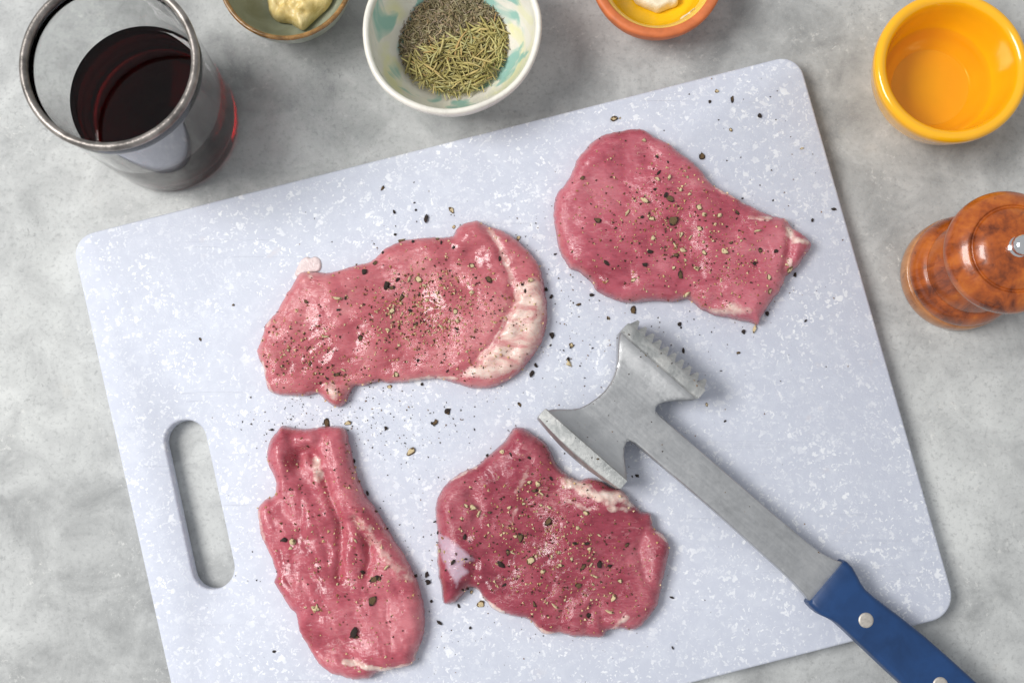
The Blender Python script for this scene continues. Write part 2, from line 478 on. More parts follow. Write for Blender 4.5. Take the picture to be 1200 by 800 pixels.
def plate(outer, hole, th, bev):
    prof = [(bev, 0.0), (bev * .3, bev * .3), (0, bev), (0, th - bev), (bev * .3, th - bev * .3), (bev, th)]
    V, F = [], []
    rings = []
    for L, sgn in ((outer, 1), (hole, -1)):
        rr = []
        for (ins, z) in prof:
            P = offset(L, ins * sgn)
            rr.append(list(range(len(V), len(V) + len(P)))); V += [(p[0], p[1], z) for p in P]
        n = len(L)
        for A, B in zip(rr[:-1], rr[1:]):
            for k in range(n):
                F.append((A[k], A[(k + 1) % n], B[(k + 1) % n], B[k]))
        rings.append(rr)
    for lev in (0, -1):
        idx = rings[0][lev] + rings[1][lev]
        no = len(rings[0][lev])
        pts = [Vector(V[i][:2]) for i in idx]
        ed = [(k, (k + 1) % no) for k in range(no)] + [(no + k, no + (k + 1) % (len(idx) - no)) for k in range(len(idx) - no)]
        vo, eo, fo, ov, _, _ = delaunay_2d_cdt(pts, ed, [], 0, 1e-7)
        O = np.array([V[i][:2] for i in rings[0][lev]]); Hh = np.array([V[i][:2] for i in rings[1][lev]])
        cen = np.array([[sum(vo[i].x for i in f) / 3, sum(vo[i].y for i in f) / 3] for f in fo])
        keep = inside(cen, O) & ~inside(cen, Hh)
        for f, k in zip(fo, keep):
            if k: F.append([idx[ov[i][0]] for i in (f if lev == -1 else f[::-1])])
    return V, F
V, F = plate(outer, hole, BT, .0013)
board = mesh_obj('cutting_board', V, F, M_BOARD, loc=(bc.x, bc.y, .0003))
bm = bmesh.new(); bm.from_mesh(board.data); bmesh.ops.recalc_face_normals(bm, faces=bm.faces); bm.to_mesh(board.data); bm.free()
board.data.set_sharp_from_angle(angle=R(50))
tag(board, 'large pale blue plastic cutting board flecked with white, handle slot cut through it', 'cutting board')

# ------------------------------------------------------------------ steaks
surfaces = []           # (verts world, faces) for dropping the pepper
def add_surface(o):
    mw = o.matrix_world if o.parent is None else None
    off = Vector((0, 0, 0)); p = o
    while p is not None: off = off + p.location; p = p.parent
    me = o.data
    surfaces.append(([v.co + off for v in me.vertices], [tuple(p.vertices) for p in me.polygons]))
add_surface(board)

def steak(zoom, outline, thick, mats, label, creases=(), ridges=(), fats=(), fatpolys=(), skins=(), seed=0.0, edge=.0095, lump=1.0, fdir=0.0, names=None):
    """zoom = (x0, y0, k): traced points are given as x0 + X/k, y0 + Y/k of the photograph"""
    x0, y0, k = zoom
    zt = BT + thick * .55
    W = lambda pts: np.array([at(x0 + X / k, y0 + Y / k, zt).to_2d()[:] for (X, Y) in pts])
    L = W(outline); c = L.mean(0)
    L = closed_spline(L - c, .0012)
    L += np.stack([nz(L, 260, seed), nz(L, 260, seed + 9)], 1) * .0004 + np.stack([nz(L, 700, seed + 3), nz(L, 700, seed + 12)], 1) * .0003
    lo, hi = L.min(0), L.max(0); st = .00095
    gx, gy = np.meshgrid(np.arange(lo[0], hi[0], st), np.arange(lo[1], hi[1], st * .87))
    gx[1::2] += st / 2
    P = np.stack([gx.ravel(), gy.ravel()], 1) + rng.normal(0, st * .12, (gx.size, 2))
    P = P[inside(P, L)]
    d = poly_dist(P, L)
    P = P[d > st * .55]; 
    ring2 = offset(L, .0004)
    ring2 = ring2[inside(ring2, L)]
    n = len(L)
    pts = [Vector(p) for p in L] + [Vector(p) for p in P]
    vo, eo, fo, ov, _, _ = delaunay_2d_cdt(pts, [(i, (i + 1) % n) for i in range(n)], [], 1, 1e-9)
    Q = np.array([v[:] for v in vo])
    d = poly_dist(Q, L); d[:n] = 0
    s = np.clip(d / edge, 0, 1)
    prof = .22 + .78 * np.sqrt(np.clip(1 - (1 - s) ** 2.2, 0, 1))
    fx, fy = math.cos(fdir), math.sin(fdir)
    Qf = np.stack([(Q[:, 0] * fx + Q[:, 1] * fy) * .35, -Q[:, 0] * fy + Q[:, 1] * fx], 1)
    big = nz(Q, 32, seed); md = nz(Q, 85, seed + 4); sm = nz(Qf, 260, seed + 8); ti = nz(Q, 520, seed + 2)
    rg = (1 - np.clip(np.abs(nz(Qf + .004 * np.stack([md, sm], 1), 120, seed + 13)) * 2.2, 0, 1)) ** 3
    z = thick * (prof + lump * s * (.30 * big + .12 * md + .040 * sm + .012 * ti - .05 * rg))
    cut = np.zeros(len(Q))
    for (pl, w, dep) in creases:
        dd = line_dist(Q, W(pl) - c) + nz(Q, 200, seed + 5) * .0006
        e = np.exp(-(np.abs(dd) / (w / k * .00043)) ** 2) * dep / 1000.
        z -= e * np.clip(s + .25, 0, 1); cut = np.maximum(cut, np.exp(-(dd / (w * .6 / k * .00043)) ** 2))
    for (pl, w, dep) in ridges:
        dd = line_dist(Q, W(pl) - c)
        z += np.exp(-(dd / (w / k * .00043)) ** 2) * dep / 1000. * np.clip(s + .3, 0, 1)
    z = np.maximum(z, .0012)
    fat = np.zeros(len(Q)); skin = np.zeros(len(Q))
    for (pl, w, amt) in fats:
        dd = line_dist(Q, W(pl) - c) + nz(Q, 300, seed + 6) * .0012; hw = w / 2 / k * .00043
        f_ = amt * (1 - sstep(hw * .1, hw * 1.9, dd)); fat = np.maximum(fat, f_); z += f_ * .0007 * (1 + ti)
    for (pl, amt) in fatpolys:
        B = W(pl) - c; sd = poly_dist(Q, B) * np.where(inside(Q, B), 1, -1) + nz(Q, 240, seed + 7) * .0012
        f_ = amt * sstep(-.0024, .0042, sd); fat = np.maximum(fat, f_); z += f_ * (.0005 + .0012 * nz(Q, 150, seed + 11))
    for pl in skins:
        B = W(pl) - c; sd = poly_dist(Q, B) * np.where(inside(Q, B), 1, -1) + nz(Q, 330, seed + 17) * .0009
        skin = np.maximum(skin, sstep(-.0022, .0022, sd)); z += skin * .0003
    rim = 1 - sstep(.0008, .0038, d)
    # underside
    nv = len(Q); order = list(range(n))
    Lb = offset(L, .0012)
    V = np.concatenate([np.column_stack([Q, z]), np.column_stack([Lb, np.full(n, .0004)])])
    F = [tuple(f) for f in fo]
    A = .5 * np.sum(L[:, 0] * np.roll(L[:, 1], -1) - np.roll(L[:, 0], -1) * L[:, 1])
    for i in range(n):
        j = (i + 1) % n
        F.append((i, nv + i, nv + j, j) if A > 0 else (j, nv + j, nv + i, i))
    t0 = F[0]; cr = np.cross(V[t0[1]] - V[t0[0]], V[t0[2]] - V[t0[0]])
    if cr[2] < 0: F[:len(fo)] = [f[::-1] for f in F[:len(fo)]]
    ext = lambda a: np.concatenate([a, a[:n]])
    attrs = dict(fat=ext(fat), skin=ext(skin), rim=ext(rim), cut=ext(cut))
    tmp = bpy.data.meshes.new('tmp'); tmp.from_pydata(V.tolist(), [], F); tmp.update()
    nrm = np.zeros(len(V) * 3); tmp.vertices.foreach_get('normal', nrm); nrm = nrm.reshape(-1, 3)
    bpy.data.meshes.remove(tmp)
    root = empty('pork_steak', (c[0], c[1], BT + .0003)); tag(root, label, 'steak', 'raw pork steaks on the cutting board')
    fm = np.array([attrs['fat'][list(f)].mean() for f in F]); sm_ = np.array([attrs['skin'][list(f)].mean() for f in F])
    sets = [('lean_meat', (fm <= .5) & (sm_ <= .5)), ('fat_rind', (fm > .5) & (sm_ <= .5)), ('silver_skin', sm_ > .5)]
    def components(idx):
        by = {}
        for i in idx:
            for v_ in F[i]: by.setdefault(v_, []).append(i)
        todo, out = set(idx), []
        while todo:
            st_ = [todo.pop()]; comp = []
            while st_:
                i = st_.pop(); comp.append(i)
                for v_ in F[i]:
                    for j_ in by[v_]:
                        if j_ in todo: todo.remove(j_); st_.append(j_)
            out.append(comp)
        return out
    pieces = []; lean = list(np.nonzero(sets[0][1])[0])
    for nm, mask in sets[1:]:
        for comp in components(list(np.nonzero(mask)[0])):
            if len(comp) < 26: lean += comp
            else: pieces.append((nm, comp))
    for nm, idx in [('lean_meat', lean)] + pieces:
        fs = [F[i] for i in idx]
        used = sorted({v for f in fs for v in f}); mp = {v: i for i, v in enumerate(used)}
        o = mesh_obj(nm, V[used].tolist(), [tuple(mp[v] for v in f) for f in fs], mats, root)
        for an, arr in attrs.items():
            a = o.data.attributes.new(an, 'FLOAT', 'POINT'); a.data.foreach_set('value', arr[used].astype(np.float32))
        o.data.normals_split_custom_set_from_vertices(nrm[used].tolist())
        add_surface(o)
    return root

meatA = mat_meat('pork_rose', (.26, .032, .054), (.44, .090, .124), (.56, .172, .205), -.5)
meatB = mat_meat('pork_pale', (.32, .050, .068), (.50, .130, .152), (.62, .230, .238), .5)
meatC = mat_meat('pork_long', (.26, .032, .050), (.45, .092, .122), (.58, .182, .208), 1.25)
meatD = mat_meat('pork_deep', (.175, .015, .033), (.31, .046, .073), (.45, .115, .145), .3)

stA = steak((620, 130, 2.964), [(90,310),(85,360),(95,430),(110,490),(140,540),(180,560),(215,590),(240,625),(290,650),(340,663),(400,660),(440,658),(500,660),(545,650),(575,665),(600,685),(640,705),(690,715),(730,725),(770,730),(800,742),(810,715),(845,660),(870,630),(890,590),(900,570),(935,540),(955,510),(985,465),(970,440),(940,415),(915,400),(895,370),(860,362),(820,350),(780,330),(740,310),(700,285),(650,260),(620,230),(595,195),(560,165),(530,145),(490,110),(455,95),(430,80),(400,62),(370,57),(320,65),(270,75),(230,95),(200,125),(170,160),(150,210),(125,250),(100,280)],
    .0115, meatA, 'smooth rose-pink raw steak with a broad round end, above the mallet teeth',
    creases=[([(893,375),(905,430),(898,500),(886,560)], 16, 3.2), ([(560,640),(600,610),(650,600)], 30, 1.0), ([(200,330),(240,360),(230,440)], 30, .8), ([(150,400),(200,420)], 25, .8), ([(180,480),(230,500),(260,560)], 30, .9), ([(640,670),(700,655),(760,665)], 18, 1.2)],
    ridges=[([(600,620),(660,640),(760,650),(830,600)], 60, 1.2), ([(130,300),(170,200),(260,110)], 70, .8), ([(300,600),(420,610)], 60, .7)],
    fats=[([(760,377),(800,381),(836,377)], 15, .95), ([(900,415),(905,440)], 26, 1.), ([(915,452),(965,462)], 20, .9), ([(650,272),(700,298),(745,318)], 12, .8), ([(890,375),(915,395)], 12, .8), ([(900,520),(905,545)], 14, .8)],
    fatpolys=[([(625,688),(665,682),(690,668),(715,672),(768,686),(762,706),(720,712),(680,712),(640,706)], 1.)],
    seed=1.3, fdir=-.5)

stB = steak((280, 230, 3.0), [(62,560),(60,540),(75,500),(90,450),(105,430),(130,400),(160,345),(190,300),(205,270),(225,260),(262,262),(288,264),(330,262),(400,240),(450,230),(475,215),(500,190),(540,165),(580,150),(640,143),(700,140),(750,135),(760,115),(785,95),(830,82),(870,97),(930,118),(990,160),(1030,200),(1055,240),(1070,290),(1078,340),(1085,400),(1080,460),(1065,510),(1040,550),(1010,590),(980,620),(940,650),(890,668),(850,675),(800,668),(760,655),(700,640),(640,645),(590,650),(540,655),(490,650),(440,665),(400,668),(388,690),(375,720),(350,738),(320,728),(290,705),(270,692),(230,700),(180,698),(130,695),(100,680),(92,650),(85,610)],
    .0105, meatB, 'pale pink raw steak with a thick cream fat cap along its right end',
    creases=[([(868,105),(910,175),(942,250),(962,310),(972,360)], 17, 1.9), ([(972,360),(940,440),(895,512),(845,570),(785,625),(745,650)], 16, 1.5), ([(750,200),(740,260),(790,320)], 26, .8), ([(300,262),(220,345),(150,440),(110,530)], 20, .8), ([(385,640),(330,648),(280,672)], 18, 1.8), ([(230,640),(190,600),(170,520)], 40, .7), ([(420,655),(500,620),(600,600)], 30, .8)],
    ridges=[([(770,150),(830,120),(870,180),(900,260)], 55, 1.2), ([(330,480),(350,540),(420,560)], 45, .9), ([(200,330),(130,450),(95,560)], 24, .7), ([(1040,360),(1010,520),(930,620)], 70, .9)],
    fats=[([(872,105),(918,180),(945,255),(960,305)], 24, .62), ([(940,430),(890,525),(830,590)], 10, .75), ([(85,590),(95,650),(120,690)], 12, .75), ([(255,285),(268,292)], 16, .9), ([(600,648),(690,636),(770,640)], 10, .8), ([(110,440),(80,520)], 10, .65)],
    fatpolys=[([(950,285),(985,308),(1030,290),(1062,300),(1082,400),(1076,470),(1045,540),(985,606),(920,640),(860,645),(800,640),(765,640),(830,590),(890,530),(935,450),(968,370),(960,310)], 1.), ([(300,668),(335,645),(362,690),(342,720),(308,705)], .8)],
    seed=4.1, fdir=.5)
# thin curl of fat at the steak's upper left corner
def tube(path, radii, segs=8, flat=1.0):
    V, F = [], []
    P = [Vector(p) for p in path]
    for i, p in enumerate(P):
        t = (P[min(i + 1, len(P) - 1)] - P[max(i - 1, 0)]).normalized()
        u = t.cross(Vector((0, 0, 1))).normalized(); w = u.cross(t)
        for k in range(segs):
            a = 2 * math.pi * k / segs
            V.append(p + u * math.cos(a) * radii[i] + w * math.sin(a) * radii[i] * flat)
    n = len(P)
    for i in range(n - 1):
        for k in range(segs):
            j = (k + 1) % segs
            F.append((i * segs + k, i * segs + j, (i + 1) * segs + j, (i + 1) * segs + k))
    F.append(tuple(range(segs))[::-1]); F.append(tuple((n - 1) * segs + k for k in range(segs)))
    return V, F
M_CURL = mat_simple('translucent_fat', (.74, .61, .60), .22, vary=.10, scale=200, bump=.0006)
SCRAP = [(280 + X / 3, 230 + Y / 3) for X, Y in [(196,276),(208,243),(222,221),(240,212),(252,217),(266,211),(283,219),(290,240),(284,262),(262,268),(238,272),(216,284)]]

stC = steak((280, 480, 2.5), [(85,95),(78,130),(80,155),(95,185),(105,215),(100,250),(75,262),(52,290),(55,330),(60,365),(75,400),(90,430),(105,480),(100,505),(120,540),(145,580),(165,600),(170,640),(185,670),(205,705),(230,745),(260,770),(300,785),(340,793),(380,790),(400,775),(415,770),(460,760),(505,748),(520,715),(540,660),(543,600),(535,550),(520,500),(500,460),(480,420),(450,375),(425,335),(400,290),(375,260),(355,220),(340,180),(330,140),(320,90),(310,55),(285,48),(255,45),(225,50),(190,55),(150,50),(125,45),(105,65)],
    .0125, meatC, 'long narrow raw steak with deep lengthwise folds, nearest the handle slot',
    creases=[([(165,150),(180,128),(205,122),(228,145)], 17, 5.2), ([(250,190),(268,250),(298,320),(303,400),(297,490)], 13, 3.2), ([(345,320),(380,385),(386,440),(372,480)], 13, 2.6), ([(175,165),(150,230),(130,300)], 20, 1.5), ([(180,170),(215,230),(240,300),(270,420)], 20, 1.3), ([(100,215),(140,200)], 16, 1.6), ([(255,48),(240,90),(225,120)], 14, 1.8), ([(140,55),(160,100),(165,140)], 16, 1.6), ([(100,300),(120,400),(150,500)], 18, 1.0), ([(240,700),(330,730),(400,745)], 18, 1.5), ([(310,200),(330,260)], 18, 1.0)],
    ridges=[([(120,80),(110,150),(125,210)], 34, 2.0), ([(200,80),(250,100),(290,80)], 36, 1.6), ([(270,150),(300,220),(360,290)], 34, 2.0), ([(210,200),(230,300),(250,450)], 40, 1.2), ([(330,400),(340,500)], 34, 1.0), ([(420,520),(470,650)], 60, 1.2)],
    fats=[([(345,312),(385,360),(425,420),(470,465),(505,490)], 34, .47), ([(226,150),(230,170),(233,196)], 26, 1.), ([(310,735),(350,738),(395,752),(430,762),(500,745)], 15, .95), ([(510,740),(530,690)], 12, .7), ([(74,135),(82,160)], 20, .85), ([(60,300),(75,380)], 14, .6)],
    seed=7.7, fdir=-1.2, lump=1.1)

stD = steak((490, 480, 2.856), [(320,58),(300,90),(260,130),(225,160),(190,190),(150,205),(100,240),(70,280),(57,320),(58,370),(65,420),(62,480),(65,540),(75,590),(85,650),(120,645),(145,625),(170,598),(200,605),(225,640),(260,675),(310,690),(360,700),(385,715),(400,735),(425,752),(470,750),(520,760),(570,762),(620,762),(640,740),(680,735),(720,740),(760,715),(800,660),(812,620),(825,560),(838,500),(842,450),(820,415),(790,395),(785,375),(780,345),(750,340),(730,320),(710,300),(685,268),(650,258),(610,235),(570,225),(540,235),(500,215),(470,190),(450,150),(430,115),(400,90),(370,70),(345,58)],
    .0115, meatD, 'deep red raw steak marbled with white fat, tucked against the mallet face',
    creases=[([(180,290),(205,330),(195,380),(160,425)], 20, 1.8), ([(190,500),(185,560),(165,600)], 16, 2.2), ([(480,755),(480,690),(495,630)], 14, 1.6), ([(560,758),(565,700),(580,650)], 13, 1.4), ([(632,745),(615,690),(600,650)], 16, 1.8), ([(760,390),(738,470),(760,560),(800,610)], 17, 1.6), ([(430,120),(440,200),(470,260)], 24, 1.2), ([(380,480),(430,440),(500,420)], 26, .8), ([(240,360),(320,400),(420,390)], 28, .7), ([(640,345),(690,350),(740,345)], 16, 1.2)],
    ridges=[([(130,250),(80,320),(90,400)], 40, 1.6), ([(340,90),(400,130),(430,200)], 50, 1.1), ([(800,420),(820,500),(800,590)], 36, 1.0), ([(160,330),(170,390)], 40, .8), ([(520,720),(525,680)], 26, .8)],
    fats=[([(490,238),(525,250),(560,268)], 36, 1.), ([(560,270),(600,292),(630,285)], 30, 1.), ([(640,300),(680,282),(705,310)], 40, 1.), ([(640,325),(690,330)], 22, .8), ([(200,607),(235,650),(280,680)], 16, .95), ([(385,717),(425,748),(450,748)], 14, .9), ([(650,738),(672,705),(695,690)], 15, .85), ([(500,300),(560,330),(600,330)], 22, .5), ([(785,350),(790,390)], 14, .85), ([(800,405),(835,440)], 12, .8), ([(62,440),(66,520)], 10, .6), ([(115,235),(190,192)], 9, .75), ([(330,280),(370,190)], 18, .40), ([(300,390),(330,330)], 18, .38)],
    skins=[[(66,410),(110,428),(150,458),(190,502),(152,514),(168,540),(130,588),(108,545),(80,500)]],
    seed=11.9, fdir=.3)

def blob(name, outline_px, zpx, zbase, thick, mat, seed, lumps, edge, parent=None, st=.0009, bottom=None):
    L = np.array([at(x, y, zpx).to_2d()[:] for x, y in outline_px]); cc = L.mean(0)
    L = closed_spline(L - cc, .0012); n = len(L)
    lo, hi = L.min(0), L.max(0)
    gx, gy = np.meshgrid(np.arange(lo[0], hi[0], st), np.arange(lo[1], hi[1], st))
    P = np.stack([gx.ravel(), gy.ravel()], 1) + rng.normal(0, st * .15, (gx.size, 2)); P = P[inside(P, L)]; P = P[poly_dist(P, L) > st * .5]
    vo, eo, fo, _, _, _ = delaunay_2d_cdt([Vector(p) for p in L] + [Vector(p) for p in P], [(i, (i + 1) % n) for i in range(n)], [], 1, 1e-9)
    Q = np.array([v[:] for v in vo]); d = poly_dist(Q, L); d[:n] = 0; s = np.clip(d / edge, 0, 1)
    z = thick * (.12 + .88 * np.sqrt(np.clip(1 - (1 - s) ** 2, 0, 1)) + s * (lumps * .5 * nz(Q, 130, seed) + lumps * .28 * nz(Q, 300, seed + 2) + lumps * .1 * nz(Q, 700, seed + 4)))
    zb = np.array([bottom(q[0] + cc[0], q[1] + cc[1]) for q in Q]) if bottom else np.zeros(len(Q))
    V = np.column_stack([Q, zb + z]).tolist(); F = []
    for f in fo:
        a, b_, c_ = [np.array(V[i]) for i in f[:3]]
        F.append(tuple(f) if np.cross(b_ - a, c_ - a)[2] > 0 else tuple(f)[::-1])
    m = len(V); V += [(p[0] * .94, p[1] * .94, zb[i]) for i, p in enumerate(L)]
    for i in range(n): F.append((i, m + i, m + (i + 1) % n, (i + 1) % n))
    F.append(tuple(range(m, m + n))[::-1])
    return fix(mesh_obj(name, V, F, mat, parent, loc=(cc[0], cc[1], zbase)), 85)
o = blob('fat_scrap', SCRAP, BT + .0008, BT + .0003, .0013, M_CURL, 6.1, .3, .0012, st=.0006)
o.location -= stB.location; o.parent = stB

# ------------------------------------------------------------------ meat mallet
S = 0.000425                                    # metres per photograph pixel at the mallet's height
ma = R(-41.3)
mo = at(731, 473, BT + .015)
mallet = empty('meat_mallet', (mo.x, mo.y, BT + .0125))
pitch = math.atan(.021)
mallet.rotation_mode = 'XYZ'
mallet.rotation_euler = Matrix.Rotation(ma, 3, 'Z').to_4x4().to_3x3().__matmul__(Matrix.Rotation(pitch, 3, 'Y')).to_euler()
tag(mallet, 'grey metal meat mallet with toothed face and blue riveted handle, lying across the board', 'meat mallet')
# local axes: +x down the handle, +y towards the toothed face, z up
def rrect(a0, a1, t, rad, n=3):
    """rounded rectangle in (x, z)"""
    out = []
    for cx, cz, s0 in ((a1 - rad, t - rad, 0), (a0 + rad, t - rad, 90), (a0 + rad, -t + rad, 180), (a1 - rad, -t + rad, 270)):
        for k in range(n + 1):
            q = R(s0 + 90.0 * k / n)
            out.append((cx + rad * math.cos(q), cz + rad * math.sin(q)))
    return out
def loft(secs, close=True):
    V, F = [], []
    m = len(secs[0])
    for s in secs: V += s
    for i in range(len(secs) - 1):
        for k in range(m):
            j = (k + 1) % m
            F.append((i * m + k, i * m + j, (i + 1) * m + j, (i + 1) * m + k))
    if close:
        F.append(tuple(range(m))[::-1]); F.append(tuple((len(secs) - 1) * m + k for k in range(m)))
    return V, F
# one casting: hourglass web between the two faces running out into the flat shank (outline in photograph pixels)
BO = [(-63, -67), (-58.5, -60), (-52, -54), (-42.5, -46), (-35.5, -38), (-31, -27), (-28, -15), (-26.5, -4), (-27.6, 8), (-30.5, 18), (-34, 26), (-40, 35), (-46.5, 43), (-52.5, 50), (-56.5, 55), (-58.5, 60),
      (59, 60), (56, 54), (51, 49.5), (44, 43.5), (37.5, 37), (33, 31), (30.6, 25.5), (30.6, 20.8), (33, 17.6), (38, 16.9), (60, 17), (110, 17.4), (161, 17.8), (210, 18), (262, 19), (284, 20.6), (298, 24), (308, 28), (316, 28.4),
      (316, -30), (308, -29.8), (298, -28.2), (284, -26.4), (262, -25.4), (210, -25), (161, -24.6), (110, -25.2), (60, -26), (39, -26.3), (33, -28), (31, -32), (33.2, -38), (39, -45.5), (48.5, -54), (56, -60.5), (60, -67)]
def resample(L, st):
    out = []
    for a, b_ in zip(L, np.roll(L, -1, axis=0)):
        m = max(1, int(np.linalg.norm(b_ - a) / st))
        for q in range(m): out.append(a + (b_ - a) * q / m)
    return np.array(out)
B2 = resample(np.array(BO, float), 3.0); n2 = len(B2)
gx, gy = np.meshgrid(np.arange(-66, 317, 3.0), np.arange(-66, 61, 2.5)); gx[1::2] += 1.5
PP = np.stack([gx.ravel(), gy.ravel()], 1); PP = PP[inside(PP, B2)]; dd_ = poly_dist(PP, B2); PP = PP[dd_ > 1.9]
IN = offset(B2, 1.1); IN = IN[inside(IN, B2) & (poly_dist(IN, B2) > .7)]
vo, eo, fo, _, _, _ = delaunay_2d_cdt([Vector(p) for p in B2] + [Vector(p) for p in IN] + [Vector(p) for p in PP], [(i, (i + 1) % n2) for i in range(n2)], [], 1, 1e-6)
Q = np.array([v[:] for v in vo]); dq = poly_dist(Q, B2); dq[:n2] = 0
tq = np.interp(Q[:, 1], [-67, -60, -54, -46, -38, -27, -15, 18, 26, 35, 43, 50, 55, 60], [22, 17.5, 15, 12.9, 11.6, 11, 10.8, 10.8, 11, 11.5, 12.9, 15, 17.5, 22])
tq = np.where(Q[:, 0] > 70, 9.8, tq); kq = np.clip((Q[:, 0] - 40) / 60, 0, 1); tq = np.where((Q[:, 1] < 17.2) & (Q[:, 1] > -26.4), 10.8 - kq, tq)
zq = tq - 1.5 * (1 - np.clip(dq / 1.3, 0, 1))
mq = len(Q)
V = [(x * S, y * S, z * S) for (x, y), z in zip(Q, zq)] + [(x * S, y * S, -z * S) for (x, y), z in zip(Q, zq)]
F = [tuple(f) for f in fo] + [tuple(i + mq for i in f)[::-1] for f in fo] + [(i, i + mq, (i + 1) % n2 + mq, (i + 1) % n2) for i in range(n2)]
head = fix(mesh_obj('head_and_shank', V, F, M_METAL, mallet), 38)
# smooth striking face, gently convex
def pad(y_in, y_out, a0, a1, t, bulge, nx_=14, nz_=8):
    """a slab with an optional bulged outer face"""
    V, F = [], []
    def ringpts(y, ins):
        out = []
        for k in range(nx_): out.append((a0 + ins + (a1 - a0 - 2 * ins) * k / nx_, -t + ins))
        for k in range(nz_): out.append((a1 - ins, -t + ins + 2 * (t - ins) * k / nz_))
        for k in range(nx_): out.append((a1 - ins - (a1 - a0 - 2 * ins) * k / nx_, t - ins))
        for k in range(nz_): out.append((a0 + ins, t - ins - 2 * (t - ins) * k / nz_))
        xm, hw = (a0 + a1) / 2, (a1 - a0) / 2
        return [(x, y + bulge * (1 - ((x - xm) / hw) ** 2) * (1 - .5 * (z / t) ** 2) * (1 if abs(y - y_in) > abs(y_out - y_in) * .7 else 0), z) for x, z in out]
    sg = 1 if y_out > y_in else -1
    rings = [ringpts(y_in, 1.6), ringpts(y_in + sg * 1.4, 0), ringpts(y_out - sg * 2.2, 0), ringpts(y_out - sg * .5, .8), ringpts(y_out, 2.6)]
    for s in (.7, .35): rings.append([(( (a0 + a1) / 2 + (x - (a0 + a1) / 2) * s), 0, z * s) for x, y, z in rings[4]])
    for r_ in rings[5:]:
        xm, hw = (a0 + a1) / 2, (a1 - a0) / 2
        for i, (x, y, z) in enumerate(r_): r_[i] = (x, y_out + bulge * (1 - ((x - xm) / hw) ** 2) * (1 - .5 * (z / t) ** 2), z)
    return loft([[(x * S, y * S, z * S) for x, y, z in r_] for r_ in rings])
V, F = pad(-65, -79, -65.5, 59.5, 27.5, -7.5)
fix(mesh_obj('striking_face', V, F, M_PAD, mallet), 40)
V, F = pad(58, 73, -58.5, 59.5, 27.5, 0)
tf = fix(mesh_obj('toothed_face', V, F, M_PAD, mallet), 40)
NT, MT = 10, 5
tw, tz = 114.0 / NT, 53.0 / MT
th_ = 10.0
b0, b1 = .49, .13
tv = [(-b0 * tw, 0, -b0 * tz), (b0 * tw, 0, -b0 * tz), (b0 * tw, 0, b0 * tz), (-b0 * tw, 0, b0 * tz), (-b1 * tw, th_, -b1 * tz), (b1 * tw, th_, -b1 * tz), (b1 * tw, th_, b1 * tz), (-b1 * tw, th_, b1 * tz)]
tme = bpy.data.meshes.new('tooth'); tme.from_pydata([(x * S, y * S, z * S) for x, y, z in tv], [], [(0, 1, 5, 4), (1, 2, 6, 5), (2, 3, 7, 6), (3, 0, 4, 7), (4, 5, 6, 7), (3, 2, 1, 0)])
tme.materials.append(M_PAD); tme.update()
b = bmesh.new(); b.from_mesh(tme); bmesh.ops.recalc_face_normals(b, faces=b.faces); b.to_mesh(tme); b.free()
for i in range(NT):
    for j in range(MT):
        o = bpy.data.objects.new('tooth', tme); link(o, tf)
        o.location = ((-56.5 + tw * (i + .5)) * S, 72.6 * S, (-26.5 + tz * (j + .5)) * S)
# blue handle
hd = [(309, -33.5, 31.6, 15.5), (312, -34.4, 32.2, 17), (320, -35, 31.6, 18.2), (328, -34.4, 28.6, 18.8), (338, -31.2, 24.4, 19), (348, -29, 21.8, 19), (362, -29, 22, 19.2), (395, -30.2, 24.4, 19.6), (430, -31.6, 26, 20), (470, -32.4, 26, 20), (520, -32, 25, 19.6), (560, -30.5, 24, 18.6), (590, -28, 22, 16.5), (603, -22, 17, 12), (608, -12, 8, 6)]
secs = [[(x * S, y * S, z * S) for y, z in rrect(y0, y1, t, min(6.5, t * .5), 5)] for (x, y0, y1, t) in hd]
V, F = loft(secs)
handle = fix(mesh_obj('handle', V, F, M_BLUE, mallet), 60)
for x, y in ((369, -5), (479, -4.5), (560, -4)):
    prof = [(0, 1.15), (6.5, 1.0), (8.4, .55), (8.9, -.4), (8.9, -4)]
    Vr, Fr = lathe([(r * S, z * S) for r, z in prof], 32)
    zt = (19.3 if x < 400 else 20 if x < 500 else 18.6)
    mesh_obj('rivet', Vr, [f[::-1] for f in Fr], M_RIVET, handle, loc=(x * S, y * S, zt * S))
bpy.context.view_layer.update()
mwm = mallet.matrix_world
for o in [c for c in mallet.children]:
    surfaces.append(([mwm @ v.co for v in o.data.vertices], [tuple(p.vertices) for p in o.data.polygons]))

# ------------------------------------------------------------------ tumbler of wine
mm = lambda prof: [(r / 1000., z / 1000.) for r, z in prof]
gc = at(199, 146, 0)
tumbler = empty('drinking_glass', (gc.x, gc.y, .0002)); tag(tumbler, 'clear straight-sided drinking glass with silver band round its lip', 'glass')
gp = mm([(0, .6), (28, .6), (33.5, 0), (35.5, .8), (36.6, 3.0), (37.2, 8), (38.2, 45), (39.4, 90), (39.8, 99.2), (39.3, 100.6), (38.2, 100.8), (37.5, 99.6), (37.1, 90), (36.0, 45), (35.0, 16), (33.4, 11.5), (29, 9.6), (0, 9.0)])
V, F = lathe(gp, 128); fix(mesh_obj('glass_body', V, F, M_GLASS, tumbler), 60)
rp = []
for k in range(17):
    a = 2 * math.pi * k / 16
    rp.append((38.6 + 1.95 * math.cos(a), 101.4 + 2.3 * math.sin(a)))
V, F = lathe(mm(rp), 128); fix(mesh_obj('silver_rim', V, F, M_BAND, tumbler), 80)
